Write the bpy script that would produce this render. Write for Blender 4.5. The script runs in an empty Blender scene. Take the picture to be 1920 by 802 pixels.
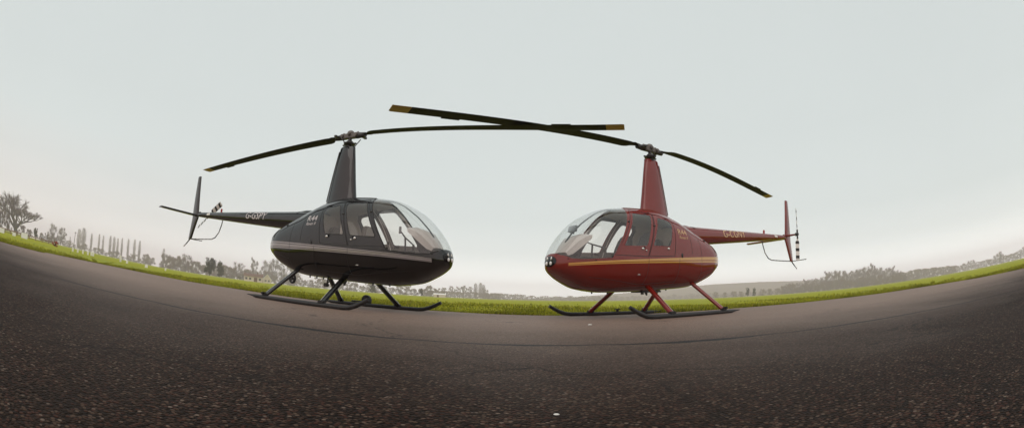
import bpy, bmesh, math, random
import numpy as np
from mathutils import Vector, Matrix
R = math.radians
scene = bpy.context.scene
COL = scene.collection
rng = np.random.default_rng(7)
random.seed(7)

# ------------------------------------------------------------------ helpers
def link(o, parent=None):
    COL.objects.link(o)
    if parent is not None:
        o.parent = parent
    return o

def tag(o, label=None, cat=None, group=None, kind=None):
    if label: o['label'] = label
    if cat: o['category'] = cat
    if group: o['group'] = group
    if kind: o['kind'] = kind
    return o

def empty(name, loc, rz=0.0):
    o = bpy.data.objects.new(name, None)
    o.empty_display_size = 0.3
    o.location = loc; o.rotation_euler = (0, 0, rz)
    return link(o)

class MB:
    """collects vertices and faces for ONE mesh object"""
    def __init__(self): self.v = []; self.f = []
    def add(self, vs, fs):
        n = len(self.v)
        self.v.extend([tuple(map(float, p)) for p in vs]); self.f.extend([tuple(i + n for i in f) for f in fs])
    def box(self, c, s, rot=None):
        M = Matrix.Identity(3) if rot is None else rot
        vs = [Vector(c) + M @ Vector((sx * s[0] / 2, sy * s[1] / 2, sz * s[2] / 2)) for sx in (-1, 1) for sy in (-1, 1) for sz in (-1, 1)]
        self.add(vs, [(0, 1, 3, 2), (4, 6, 7, 5), (0, 4, 5, 1), (2, 3, 7, 6), (0, 2, 6, 4), (1, 5, 7, 3)])
    def tube(self, pts, rad, n=8, cap=True, sy=1.0, up=None):
        pts = [Vector(p) for p in pts]
        if not hasattr(rad, '__len__'): rad = [rad] * len(pts)
        base = len(self.v); rings = []
        ref = Vector(up) if up else Vector((0.13, 0.21, 1.0))
        for i, p in enumerate(pts):
            t = (pts[min(i + 1, len(pts) - 1)] - pts[max(i - 1, 0)])
            t.normalize()
            a = ref - t * ref.dot(t)
            if a.length < 1e-3: a = Vector((1, 0, 0)) - t * t.x
            a.normalize(); b = t.cross(a)
            rings.append([p + (a * math.cos(2 * math.pi * k / n) + b * math.sin(2 * math.pi * k / n) * sy) * rad[i] for k in range(n)])
        vs = [q for r in rings for q in r]; fs = []
        for i in range(len(pts) - 1):
            for k in range(n):
                fs.append((i * n + k, i * n + (k + 1) % n, (i + 1) * n + (k + 1) % n, (i + 1) * n + k))
        if cap:
            fs.append(tuple(range(n - 1, -1, -1))); fs.append(tuple((len(pts) - 1) * n + k for k in range(n)))
        self.add(vs, fs)
    def loft(self, rings, cap=True, closed=True):
        n = len(rings[0]); vs = [q for r in rings for q in r]; fs = []
        for i in range(len(rings) - 1):
            for k in range(n if closed else n - 1):
                fs.append((i * n + k, i * n + (k + 1) % n, (i + 1) * n + (k + 1) % n, (i + 1) * n + k))
        if cap:
            fs.append(tuple(range(n - 1, -1, -1))); fs.append(tuple((len(rings) - 1) * n + k for k in range(n)))
        self.add(vs, fs)
    def ball(self, c, r, n=12, m=8):
        if not hasattr(r, '__len__'): r = (r, r, r)
        rings = []
        for i in range(m + 1):
            t = -math.pi / 2 + math.pi * i / m
            cr = max(math.cos(t), 1e-3)
            rings.append([(c[0] + r[0] * cr * math.cos(2 * math.pi * k / n), c[1] + r[1] * cr * math.sin(2 * math.pi * k / n), c[2] + r[2] * math.sin(t)) for k in range(n)])
        self.loft(rings)
    def disc(self, c, axis, r, t, n=20):
        a = Vector(axis).normalized(); self.tube([Vector(c) - a * t / 2, Vector(c) + a * t / 2], r, n)
    def build(self, name, mat, parent=None, smooth=True, bevel=0, angle=40, fix=True):
        me = bpy.data.meshes.new(name)
        me.from_pydata(self.v, [], self.f)
        if fix and len(self.f) < 60000:
            bm = bmesh.new(); bm.from_mesh(me)
            bmesh.ops.recalc_face_normals(bm, faces=bm.faces)
            if bevel:
                es = [e for e in bm.edges if len(e.link_faces) == 2 and e.calc_face_angle(0) > 0.6]
                bmesh.ops.bevel(bm, geom=es, offset=bevel, segments=2, affect='EDGES', clamp_overlap=True)
            bm.to_mesh(me); bm.free()
        if smooth:
            me.polygons.foreach_set('use_smooth', [True] * len(me.polygons))
            me.set_sharp_from_angle(angle=R(angle))
        if mat: me.materials.append(mat)
        o = bpy.data.objects.new(name, me)
        return link(o, parent)

def np_mesh(name, V, F, mat, parent=None, smooth=False):
    """fast mesh from arrays; F is (n,3) or (n,4)"""
    me = bpy.data.meshes.new(name)
    V = np.asarray(V, np.float32); F = np.asarray(F, np.int32); k = F.shape[1]
    me.vertices.add(len(V)); me.vertices.foreach_set('co', V.ravel())
    me.loops.add(F.size); me.loops.foreach_set('vertex_index', F.ravel())
    me.polygons.add(len(F)); me.polygons.foreach_set('loop_start', np.arange(0, F.size, k, dtype=np.int32))
    me.update(calc_edges=True)
    if smooth: me.polygons.foreach_set('use_smooth', [True] * len(F))
    me.materials.append(mat)
    me.validate()
    return link(bpy.data.objects.new(name, me), parent)

# ------------------------------------------------------------------ materials
class NT:
    def __init__(self, mat):
        self.nt = mat.node_tree; self.n = self.nt.nodes; self.l = self.nt.links
    def node(self, t, **kw):
        x = self.n.new(t)
        for k, v in kw.items(): setattr(x, k, v)
        return x
    def lk(self, a, b): self.l.new(a, b)
    def math(self, op, a, b=None, c=None, clamp=False):
        x = self.node('ShaderNodeMath', operation=op, use_clamp=clamp)
        for i, v in enumerate((a, b, c)):
            if v is None: continue
            if isinstance(v, (int, float)): x.inputs[i].default_value = v
            else: self.lk(v, x.inputs[i])
        return x.outputs[0]
    def mix(self, f, a, b, blend='MIX'):
        x = self.node('ShaderNodeMix', data_type='RGBA', blend_type=blend)
        for s, v in ((x.inputs[0], f), (x.inputs[6], a), (x.inputs[7], b)):
            if isinstance(v, (int, float)): s.default_value = v
            elif isinstance(v, tuple): s.default_value = v if len(v) == 4 else v + (1,)
            else: self.lk(v, s)
        return x.outputs[2]
    def ramp(self, f, stops, interp='LINEAR'):
        x = self.node('ShaderNodeValToRGB'); e = x.color_ramp; e.interpolation = interp
        while len(e.elements) < len(stops): e.elements.new(0.5)
        for el, (p, c) in zip(e.elements, stops):
            el.position = p; el.color = c if len(c) == 4 else tuple(c) + (1,)
        self.lk(f, x.inputs[0]); return x.outputs[0]
    def noise(self, vec, scale, detail=4, rough=0.55):
        x = self.node('ShaderNodeTexNoise'); x.inputs['Scale'].default_value = scale
        x.inputs['Detail'].default_value = detail; x.inputs['Roughness'].default_value = rough
        if vec is not None: self.lk(vec, x.inputs['Vector'])
        return x.outputs['Fac']

def newmat(name):
    m = bpy.data.materials.new(name); m.use_nodes = True
    return m, NT(m), m.node_tree.nodes['Principled BSDF']

def simple(name, col, rough=0.5, metal=0.0, spec=0.5, var=0.12, scale=30.0):
    m, t, p = newmat(name)
    tc = t.node('ShaderNodeTexCoord').outputs['Object']
    n = t.noise(tc, scale, 3)
    lo = tuple(max(0, c * (1 - var)) for c in col); hi = tuple(c * (1 + var) for c in col)
    t.lk(t.mix(n, lo, hi), p.inputs['Base Color'])
    p.inputs['Roughness'].default_value = rough; p.inputs['Metallic'].default_value = metal
    p.inputs['Specular IOR Level'].default_value = spec
    t.lk(t.math('MULTIPLY_ADD', n, 0.12, max(0.02, rough - 0.06)), p.inputs['Roughness'])
    return m

def paint(name, base, stripe, bands, rough=0.06, ior=1.55, stripe_on=True):
    """glossy paint; the coachline is a band that follows the flank (object coordinates = body coordinates)"""
    m, t, p = newmat(name)
    tc = t.node('ShaderNodeTexCoord').outputs['Object']
    n = t.noise(tc, 6.0, 4)
    fine = t.noise(tc, 90.0, 3)
    lo = tuple(c * 0.9 for c in base); hi = tuple(c * 1.12 for c in base)
    colr = t.mix(n, lo, hi)
    if stripe_on:
        s = t.node('ShaderNodeSeparateXYZ'); t.lk(tc, s.inputs[0])
        x, z = s.outputs['X'], s.outputs['Z']
        # top and bottom of the band as functions of x
        top = t.math('MULTIPLY_ADD', x, -0.066, 1.034)
        top = t.math('MULTIPLY_ADD', t.math('MULTIPLY', x, x), -0.004, top)
        wid = t.math('MULTIPLY_ADD', x, -0.020, bands['w'])
        wid = t.math('MAXIMUM', wid, 0.032)
        d = t.math('DIVIDE', t.math('SUBTRACT', top, z), wid)
        mask = None
        for a, b in bands['b']:
            mm = t.math('MULTIPLY', t.math('GREATER_THAN', d, a), t.math('LESS_THAN', d, b))
            mask = mm if mask is None else t.math('MAXIMUM', mask, mm)
        mask = t.math('MULTIPLY', mask, t.math('LESS_THAN', x, 2.21))
        colr = t.mix(mask, colr, stripe)
    t.lk(colr, p.inputs['Base Color'])
    t.lk(t.math('MULTIPLY_ADD', n, 0.06, rough - 0.03), p.inputs['Roughness'])
    p.inputs['IOR'].default_value = ior
    b = t.node('ShaderNodeBump'); b.inputs['Strength'].default_value = 0.05; b.inputs['Distance'].default_value = 0.02
    t.lk(t.math('ADD', t.noise(tc, 3.0, 2), t.math('MULTIPLY', fine, 0.05)), b.inputs['Height'])
    t.lk(b.outputs[0], p.inputs['Normal'])
    return m

def glass(name, tint, rough=0.0, ior=1.5):
    """thin acrylic sheet: tinted see-through mixed with a fresnel reflection"""
    m = bpy.data.materials.new(name); m.use_nodes = True
    t = NT(m); t.n.remove(t.n['Principled BSDF']); out = t.n['Material Output']
    tr = t.node('ShaderNodeBsdfTransparent'); tr.inputs[0].default_value = tint + (1,)
    gl = t.node('ShaderNodeBsdfGlossy'); gl.inputs['Roughness'].default_value = rough + 0.02
    gl.inputs[0].default_value = (0.9, 0.9, 0.9, 1)
    # Schlick reflectance that is the same from inside and outside the sheet
    ge = t.node('ShaderNodeNewGeometry'); dp = t.node('ShaderNodeVectorMath', operation='DOT_PRODUCT')
    t.lk(ge.outputs['Normal'], dp.inputs[0]); t.lk(ge.outputs['Incoming'], dp.inputs[1])
    gz = t.math('SUBTRACT', 1.0, t.math('ABSOLUTE', dp.outputs['Value']), clamp=True)
    fr = t.math('MULTIPLY_ADD', t.math('POWER', gz, 5.0), 0.96, 0.04)
    tc = t.node('ShaderNodeTexCoord').outputs['Object']
    b = t.node('ShaderNodeBump'); b.inputs['Strength'].default_value = 0.03; b.inputs['Distance'].default_value = 0.02
    t.lk(t.noise(tc, 5.0, 2), b.inputs['Height']); t.lk(b.outputs[0], gl.inputs['Normal'])
    # both faces of the sheet reflect
    f2 = t.math('MULTIPLY', fr, 1.8, clamp=True)
    dirt = t.math('MULTIPLY_ADD', t.noise(tc, 14.0, 4), 0.03, 0.0)
    df = t.node('ShaderNodeBsdfDiffuse'); df.inputs[0].default_value = (0.5, 0.48, 0.45, 1)
    m1 = t.node('ShaderNodeMixShader'); t.lk(dirt, m1.inputs[0]); t.lk(tr.outputs[0], m1.inputs[1]); t.lk(df.outputs[0], m1.inputs[2])
    m2 = t.node('ShaderNodeMixShader'); t.lk(f2, m2.inputs[0]); t.lk(m1.outputs[0], m2.inputs[1]); t.lk(gl.outputs[0], m2.inputs[2])
    t.lk(m2.outputs[0], out.inputs['Surface'])
    return m

MAT = {}
MAT['black_paint'] = paint('black_paint', (0.0006, 0.0005, 0.0005), (0.27, 0.245, 0.24), dict(w=0.102, b=[(0.0, 0.2), (0.28, 0.74), (0.82, 1.0)]), ior=1.62)
MAT['black_plain'] = paint('black_paint_plain', (0.0006, 0.0005, 0.0005), None, None, stripe_on=False, ior=1.62)
MAT['red_paint'] = paint('red_paint', (0.175, 0.0095, 0.0048), (0.58, 0.33, 0.10), dict(w=0.085, b=[(0.0, 0.56), (0.72, 1.0)]), ior=1.62)
MAT['red_plain'] = paint('red_paint_plain', (0.175, 0.0095, 0.0048), None, None, stripe_on=False, ior=1.62)
MAT['clear'] = glass('clear_acrylic', (0.93, 0.94, 0.93))
MAT['tinted'] = glass('tinted_acrylic', (0.93, 0.91, 0.88))
MAT['rubber'] = simple('black_rubber', (0.012, 0.011, 0.011), 0.6)
MAT['dark_metal'] = simple('dark_metal', (0.03, 0.028, 0.027), 0.45, 0.0)
MAT['skid_metal'] = simple('skid_metal', (0.013, 0.012, 0.012), 0.5, 0.0)
MAT['hub_metal'] = simple('hub_metal', (0.15, 0.135, 0.125), 0.5, 0.3, var=0.3)
MAT['steel'] = simple('bright_steel', (0.65, 0.63, 0.60), 0.25, 0.9)
MAT['blade'] = simple('blade_paint', (0.012, 0.0095, 0.007), 0.6, 0.0, spec=0.15, var=0.25, scale=4)
MAT['blade_yellow'] = simple('blade_yellow', (0.50, 0.35, 0.09), 0.5, var=0.2, scale=8)
MAT['blade_grey'] = simple('blade_grey_paint', (0.13, 0.115, 0.10), 0.45, 0.0, var=0.2, scale=4)
MAT['lining'] = simple('grey_headliner', (0.86, 0.82, 0.77), 0.9, spec=0.1, var=0.04)
MAT['door_grey'] = simple('grey_door_card', (0.17, 0.155, 0.145), 0.8, spec=0.2)
MAT['trim'] = simple('black_trim', (0.016, 0.015, 0.014), 0.7, spec=0.2)
MAT['hood'] = simple('grey_hood', (0.55, 0.50, 0.47), 0.4)
MAT['seat_grey'] = simple('grey_leather', (0.30, 0.275, 0.25), 0.5)
MAT['seat_dark'] = simple('dark_leather', (0.02, 0.018, 0.016), 0.5)
MAT['seat_tan'] = simple('tan_leather', (0.30, 0.23, 0.15), 0.5)
MAT['white'] = simple('white_paint', (0.75, 0.74, 0.70), 0.5)
MAT['lamp_glass'] = simple('lamp_glass', (0.88, 0.88, 0.86), 0.12)
MAT['silver_letter'] = simple('silver_lettering', (0.62, 0.58, 0.57), 0.5)
MAT['gold_letter'] = simple('gold_lettering', (0.66, 0.45, 0.24), 0.5)
MAT['red_lens'] = simple('red_lens', (0.35, 0.01, 0.01), 0.2)
MAT['dark_lens'] = simple('dark_nose_cover', (0.006, 0.005, 0.005), 0.08)

def banded(name, a, b, step, axis='Z'):
    m, t, p = newmat(name)
    tc = t.node('ShaderNodeTexCoord').outputs['UV']
    s = t.node('ShaderNodeSeparateXYZ'); t.lk(tc, s.inputs[0])
    f = t.math('FRACT', t.math('MULTIPLY', s.outputs['X'], 1.0 / step))
    t.lk(t.mix(t.math('GREATER_THAN', f, 0.58), a, b), p.inputs['Base Color'])
    p.inputs['Roughness'].default_value = 0.45
    return m
MAT['tail_blade'] = banded('striped_blade_paint', (0.75, 0.74, 0.70), (0.015, 0.014, 0.014), 0.5)
MAT['guard'] = banded('striped_guard_paint', (0.02, 0.018, 0.018), (0.30, 0.28, 0.27), 0.2)

# ------------------------------------------------------------------ cabin surface (body coordinates: x forward, y left, z up)
XS = np.array([2.352, 2.34, 2.31, 2.22, 2.0, 1.7, 1.3, .8, .3, -.2, -.7, -1.2, -1.5, -1.64, -1.69])[::-1]
ZT = np.array([.905, .95, 1.02, 1.165, 1.425, 1.675, 1.845, 1.915, 1.94, 1.87, 1.71, 1.52, 1.40, 1.31, 1.19])[::-1]
ZB = np.array([.865, .83, .775, .70, .58, .475, .435, .445, .465, .49, .52, .655, .80, .87, .93])[::-1]
HW = np.array([.03, .10, .18, .32, .475, .605, .65, .645, .648, .64, .615, .575, .46, .36, .25])[::-1]
EN = np.array([2.1, 2.2, 2.3, 2.5, 2.7, 2.7, 2.55, 2.4, 2.4, 2.3, 2.3, 2.4, 2.4, 2.2, 2.2])[::-1]

def pchip(xq, X, Y):
    xq = np.asarray(xq, float); h = np.diff(X); d = np.diff(Y) / h; m = np.zeros_like(Y)
    for i in range(1, len(X) - 1):
        if d[i - 1] * d[i] > 0:
            w1 = 2 * h[i] + h[i - 1]; w2 = h[i] + 2 * h[i - 1]
            m[i] = (w1 + w2) / (w1 / d[i - 1] + w2 / d[i])
    m[0] = d[0]; m[-1] = d[-1]
    i = np.clip(np.searchsorted(X, xq) - 1, 0, len(X) - 2); t = np.clip((xq - X[i]) / h[i], 0, 1)
    return Y[i] * (1 + 2 * t) * (1 - t) ** 2 + h[i] * m[i] * t * (1 - t) ** 2 + Y[i + 1] * t * t * (3 - 2 * t) + h[i] * m[i + 1] * t * t * (t - 1)

def station(x):
    T = pchip(x, XS, ZT); B = pchip(x, XS, ZB)
    return T, B, pchip(x, XS, HW), pchip(x, XS, EN), B + (T - B) * 0.42
ELOW = 2.7
def surf_y(x, z):
    T, B, W, E, zc = station(x)
    up = z > zc
    h = np.where(up, T - zc, zc - B); e = np.where(up, E, ELOW)
    q = np.clip(np.abs(z - zc) / h, 0, 0.9999)
    return W * (1 - q ** e) ** (1 / e)
def surf_n(P):
    def F(p):
        T, B, W, E, zc = station(p[:, 0]); up = p[:, 2] > zc
        h = np.where(up, T - zc, zc - B); e = np.where(up, E, ELOW)
        return (np.abs(p[:, 1]) / W) ** e + (np.abs(p[:, 2] - zc) / h) ** e
    g = np.zeros_like(P); d = 2e-3
    for k in range(3):
        a = P.copy(); b = P.copy(); a[:, k] += d; b[:, k] -= d
        if k == 0: a[:, 0] = np.minimum(a[:, 0], XS[-1]); b[:, 0] = np.maximum(b[:, 0], XS[0])
        g[:, k] = (F(a) - F(b)) / (a[:, k] - b[:, k])
    g /= np.linalg.norm(g, axis=1)[:, None] + 1e-9
    return g

def on_side(x, z, side, lift=0.0):
    y = float(surf_y(np.array([x]), np.array([z]))[0])
    p = np.array([[x, y * side, z]]); n = surf_n(p)[0]
    return Vector(p[0] + n * lift), Vector(n)

def nose_x(yy, zz):
    lo, hi = 1.9, 2.352
    for _ in range(30):
        mid = (lo + hi) / 2
        Ta, Ba, W, E, zc = [float(q) for q in station(mid)]
        e = E if zz > zc else ELOW; hh = Ta - zc if zz > zc else zc - Ba
        if (abs(yy) / W) ** e + (abs(zz - zc) / hh) ** e < 1: lo = mid
        else: hi = mid
    return lo

def rounded(poly, r=0.05, n=4):
    out = []; m = len(poly)
    for i in range(m):
        p = Vector(poly[i]); a = (Vector(poly[i - 1]) - p); b = (Vector(poly[(i + 1) % m]) - p)
        ra = min(r, a.length * 0.4); rb = min(r, b.length * 0.4)
        a = p + a.normalized() * ra; b = p + b.normalized() * rb
        for k in range(n + 1):
            t = k / n
            out.append(tuple(a * (1 - t) ** 2 + p * 2 * t * (1 - t) + b * t * t))
    return out

FDOOR = [(0.485, 1.80), (0.965, 1.825), (1.535, 1.005), (0.80, 1.02)]
RDOOR = [(0.0, 1.655), (0.055, 1.745), (0.465, 1.80), (0.78, 1.022), (0.115, 1.06)]
FWIN = rounded([(0.535, 1.765), (0.965, 1.765), (1.36, 1.155), (0.81, 1.185)], 0.05)
RWIN = rounded([(0.05, 1.63), (0.10, 1.70), (0.40, 1.745), (0.68, 1.20), (0.22, 1.215)], 0.06)
SCREEN_REAR = [(1.57, 0.95), (1.035, 1.825), (0.975, 1.96)]
LOW = [(1.50, .958), (1.80, .932), (2.05, .918), (2.18, .93), (2.27, .985), (2.36, 1.10)]

def inside(poly, x, z):
    s = np.zeros(len(x), bool); n = len(poly); j = n - 1
    for i in range(n):
        xi, zi = poly[i]; xj, zj = poly[j]
        c = ((zi > z) != (zj > z)) & (x < (xj - xi) * (z - zi) / (zj - zi + 1e-12) + xi)
        s ^= c; j = i
    return s

def cabin_regions():
    nx, na = 132, 112
    s = (1 - np.cos(np.linspace(0, 1, nx) * math.pi)) / 2
    s = 0.55 * s + 0.45 * np.linspace(0, 1, nx)
    xq = XS[0] + (XS[-1] - XS[0]) * s
    T, B, W, E, zc = station(xq)
    a = np.linspace(-math.pi, math.pi, na, endpoint=False) + math.pi / na * 0
    ca, sa = np.cos(a)[None], np.sin(a)[None]
    ee = np.where(sa > 0, 2 / E[:, None], 2 / ELOW)
    Y = W[:, None] * np.sign(ca) * np.abs(ca) ** ee
    zz = np.sign(sa) * np.abs(sa) ** ee
    Z = zc[:, None] + np.where(zz > 0, (T - zc)[:, None], (zc - B)[:, None]) * zz
    bm = bmesh.new()
    vs = [[bm.verts.new((xq[i], Y[i, k], Z[i, k])) for k in range(na)] for i in range(nx)]
    for i in range(nx - 1):
        for k in range(na):
            bm.faces.new((vs[i][k], vs[i][(k + 1) % na], vs[i + 1][(k + 1) % na], vs[i + 1][k]))
    bm.faces.new(vs[0][::-1]); bm.faces.new(vs[-1])
    def cut(poly, closed=True, pad=0.02):
        n = len(poly)
        xs_ = [p[0] for p in poly]; zs_ = [p[1] for p in poly]
        for i in range(n if closed else n - 1):
            p, q = Vector(poly[i]), Vector(poly[(i + 1) % n]); d = q - p
            x0, x1 = min(p.x, q.x) - pad, max(p.x, q.x) + pad
            z0, z1 = min(p.y, q.y) - pad, max(p.y, q.y) + pad
            fs = []
            for f in bm.faces:
                xa = [v.co.x for v in f.verts]; za = [v.co.z for v in f.verts]
                if max(xa) >= x0 and min(xa) <= x1 and max(za) >= z0 and min(za) <= z1: fs.append(f)
            g = list({e for f in fs for e in f.edges}) + list({v for f in fs for v in f.verts}) + fs
            bmesh.ops.bisect_plane(bm, geom=g, dist=1e-5, plane_co=(p.x, 0, p.y), plane_no=(-d.y, 0, d.x))
    for poly in (FDOOR, RDOOR, FWIN, RWIN): cut(poly)
    cut(SCREEN_REAR, False); cut(LOW, False)
    bm.verts.index_update()
    V = np.array([v.co[:] for v in bm.verts])
    faces = [[v.index for v in f.verts] for f in bm.faces]
    C = np.array([f.calc_center_median()[:] for f in bm.faces])
    bm.free()
    x, y, z = C.T
    reg = np.array(['cabin_shell'] * len(C), dtype=object)
    fd = inside(FDOOR, x, z); rd = inside(RDOOR, x, z)
    reg[fd] = 'fdoor'; reg[rd] = 'rdoor'
    reg[inside(FWIN, x, z)] = 'fwin'; reg[inside(RWIN, x, z)] = 'rwin'
    lowz = np.interp(x, [p[0] for p in LOW], [p[1] for p in LOW])
    rx = np.interp(z, [p[1] for p in SCREEN_REAR], [p[0] for p in SCREEN_REAR])
    sc = (z > lowz) & (x > rx) & (x > 0.9)
    reg[sc] = 'screen'
    return V, faces, C, reg
CAB_V, CAB_F, CAB_C, CAB_R = cabin_regions()
CAB_N = surf_n(CAB_V)

def region(name, mask, mat, parent, offset=0.0, flip=False, cond=None):
    idx = np.nonzero(mask)[0]
    used = sorted({i for f in idx for i in CAB_F[f]}); mp = {u: k for k, u in enumerate(used)}
    V = CAB_V[used] + CAB_N[used] * offset
    F = [[mp[i] for i in CAB_F[f]] for f in idx]
    N = CAB_N[used]
    # face orientation is made to agree with the outward normal
    out = []
    for f in F:
        a, b, c = V[f[0]], V[f[1]], V[f[2]]
        good = np.dot(np.cross(b - a, c - a), N[f[0]]) > 0
        if flip: good = not good
        out.append(f if good else f[::-1])
    me = bpy.data.meshes.new(name)
    me.from_pydata(V.tolist(), [], out)
    me.polygons.foreach_set('use_smooth', [True] * len(me.polygons))
    me.normals_split_custom_set_from_vertices((N * (-1 if flip else 1)).tolist())
    me.materials.append(mat)
    return link(bpy.data.objects.new(name, me), parent)

def strip(poly, side, width, mat, name, parent, closed=True, lift=0.003, step=0.04):
    """flat rubber strip laid along a line on the cabin flank"""
    pts = []
    n = len(poly)
    for i in range(n if closed else n - 1):
        p, q = Vector(poly[i]), Vector(poly[(i + 1) % n]); k = max(1, int((q - p).length / step))
        pts += [p.lerp(q, t / k) for t in range(k)]
    if not closed: pts.append(Vector(poly[-1]))
    m = MB(); rings = []
    P = [on_side(p.x, p.y, side, lift) for p in pts]
    L = len(P)
    for i in range(L):
        a = P[(i - 1) % L if closed else max(i - 1, 0)][0]; b = P[(i + 1) % L if closed else min(i + 1, L - 1)][0]
        t = (b - a).normalized(); w = P[i][1].cross(t).normalized() * width / 2
        rings.append([P[i][0] + w - P[i][1] * .004, P[i][0] + w, P[i][0] - w, P[i][0] - w - P[i][1] * .004])
    if closed: rings.append(rings[0])
    m.loft(rings, cap=False)
    return m.build(name, mat, parent)

def text_mesh(body, size, shear=0.0, font=None):
    cu = bpy.data.curves.new('lettering', 'FONT'); cu.body = body; cu.size = size; cu.shear = shear
    cu.align_x = 'LEFT'; cu.resolution_u = 3
    o = bpy.data.objects.new('lettering', cu); COL.objects.link(o)
    bpy.context.view_layer.update()
    dg = bpy.context.evaluated_depsgraph_get()
    me = bpy.data.meshes.new_from_object(o.evaluated_get(dg))
    bpy.data.objects.remove(o); bpy.data.curves.remove(cu)
    bm = bmesh.new(); bm.from_mesh(me); bpy.data.meshes.remove(me)
    zs = [v.co.y for v in bm.verts]
    for k in range(1, 8):
        zc = min(zs) + (max(zs) - min(zs)) * k / 8
        bmesh.ops.bisect_plane(bm, geom=bm.verts[:] + bm.edges[:] + bm.faces[:], plane_co=(0, zc, 0), plane_no=(0, 1, 0))
    bm.verts.index_update()
    V = np.array([v.co[:] for v in bm.verts]); F = [[v.index for v in f.verts] for f in bm.faces]
    bm.free()
    return V, F

def lettering(body, width, height, mapper, mat, parent, shear=0.0, bold=0.0):
    V, F = text_mesh(body, 1.0, shear)
    u = (V[:, 0] - V[:, 0].min()) / np.ptp(V[:, 0]) * width
    v = (V[:, 1] - V[:, 1].min()) / np.ptp(V[:, 1]) * height
    m = MB(); m.add([mapper(a, b) for a, b in zip(u, v)], F)
    return m.build('lettering', mat, parent, smooth=False)

# ------------------------------------------------------------------ helicopter
def foil(c, thick, n=14):
    """closed airfoil outline, chord along +a from leading edge 0 to c, thickness along b"""
    out = []
    for k in range(n + 1):
        t = (1 - math.cos(math.pi * k / n)) / 2
        out.append((t * c, thick * 5 * (0.2969 * math.sqrt(t) - 0.126 * t - 0.3516 * t ** 2 + 0.2843 * t ** 3 - 0.1036 * t ** 4)))
    return out + [(a, -b) for a, b in out[-2:0:-1]]

def rotor_blade(parent, psi, prof, hubz, mat, tipmat, pitch=0.10):
    """prof: list of (span, z).  Blade is a child mesh with a yellow tip as sub-part"""
    sp = np.array([p[0] for p in prof]); zz = np.array([p[1] for p in prof])
    co = np.polyfit(sp, zz, 3)
    d = Vector((math.cos(psi), math.sin(psi), 0)); le = Vector((-math.sin(psi), math.cos(psi), 0))
    def section(s):
        z = float(np.polyval(co, s))
        if s < 0.62:
            t = np.clip((s - 0.30) / 0.32, 0, 1); c = 0.10 + 0.154 * (t * t * (3 - 2 * t)); th = 0.055 - 0.02 * t
        else: c, th = 0.254, 0.034
        tw = pitch - 0.105 * (s - 0.5) / 5
        out = []
        for a, b in foil(c, th / 2 * 1.0 / 1.0 / 0.5 * 0.5):
            ca = a - 0.25 * c if c > .2 else a - 0.4 * c
            off = -le * (ca * math.cos(tw)) + Vector((0, 0, -ca * math.sin(tw) + b * 0.9))
            out.append(d * s + off + Vector((0, 0, z)))
        return out
    ss = list(np.linspace(0.30, 0.66, 8)) + list(np.linspace(0.9, 4.74, 18))
    m = MB(); m.loft([section(s) for s in ss])
    # trim tab on the trailing edge
    tab = []
    for sp_ in np.linspace(3.9, 4.2, 4):
        z = float(np.polyval(co, sp_)) - .19 * math.sin(pitch - 0.105 * (sp_ - 0.5) / 5) * 0 - .006
        tab.append([d * sp_ - le * a + Vector((0, 0, z + b)) for a, b in ((.17, .004), (.225, .002), (.225, -.003), (.17, -.004))])
    m.loft(tab)
    b = m.build('rotor_blade', mat, parent)
    t = MB(); t.loft([section(s) for s in np.linspace(4.74, 5.0, 4)] + [[(Vector(p) - (d * 5.0)) * 1 + d * 5.03 for p in [section(5.0)[0].lerp(q, 0.93) for q in section(5.0)]]])
    t.build('blade_tip', tipmat, b)
    return b

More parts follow.
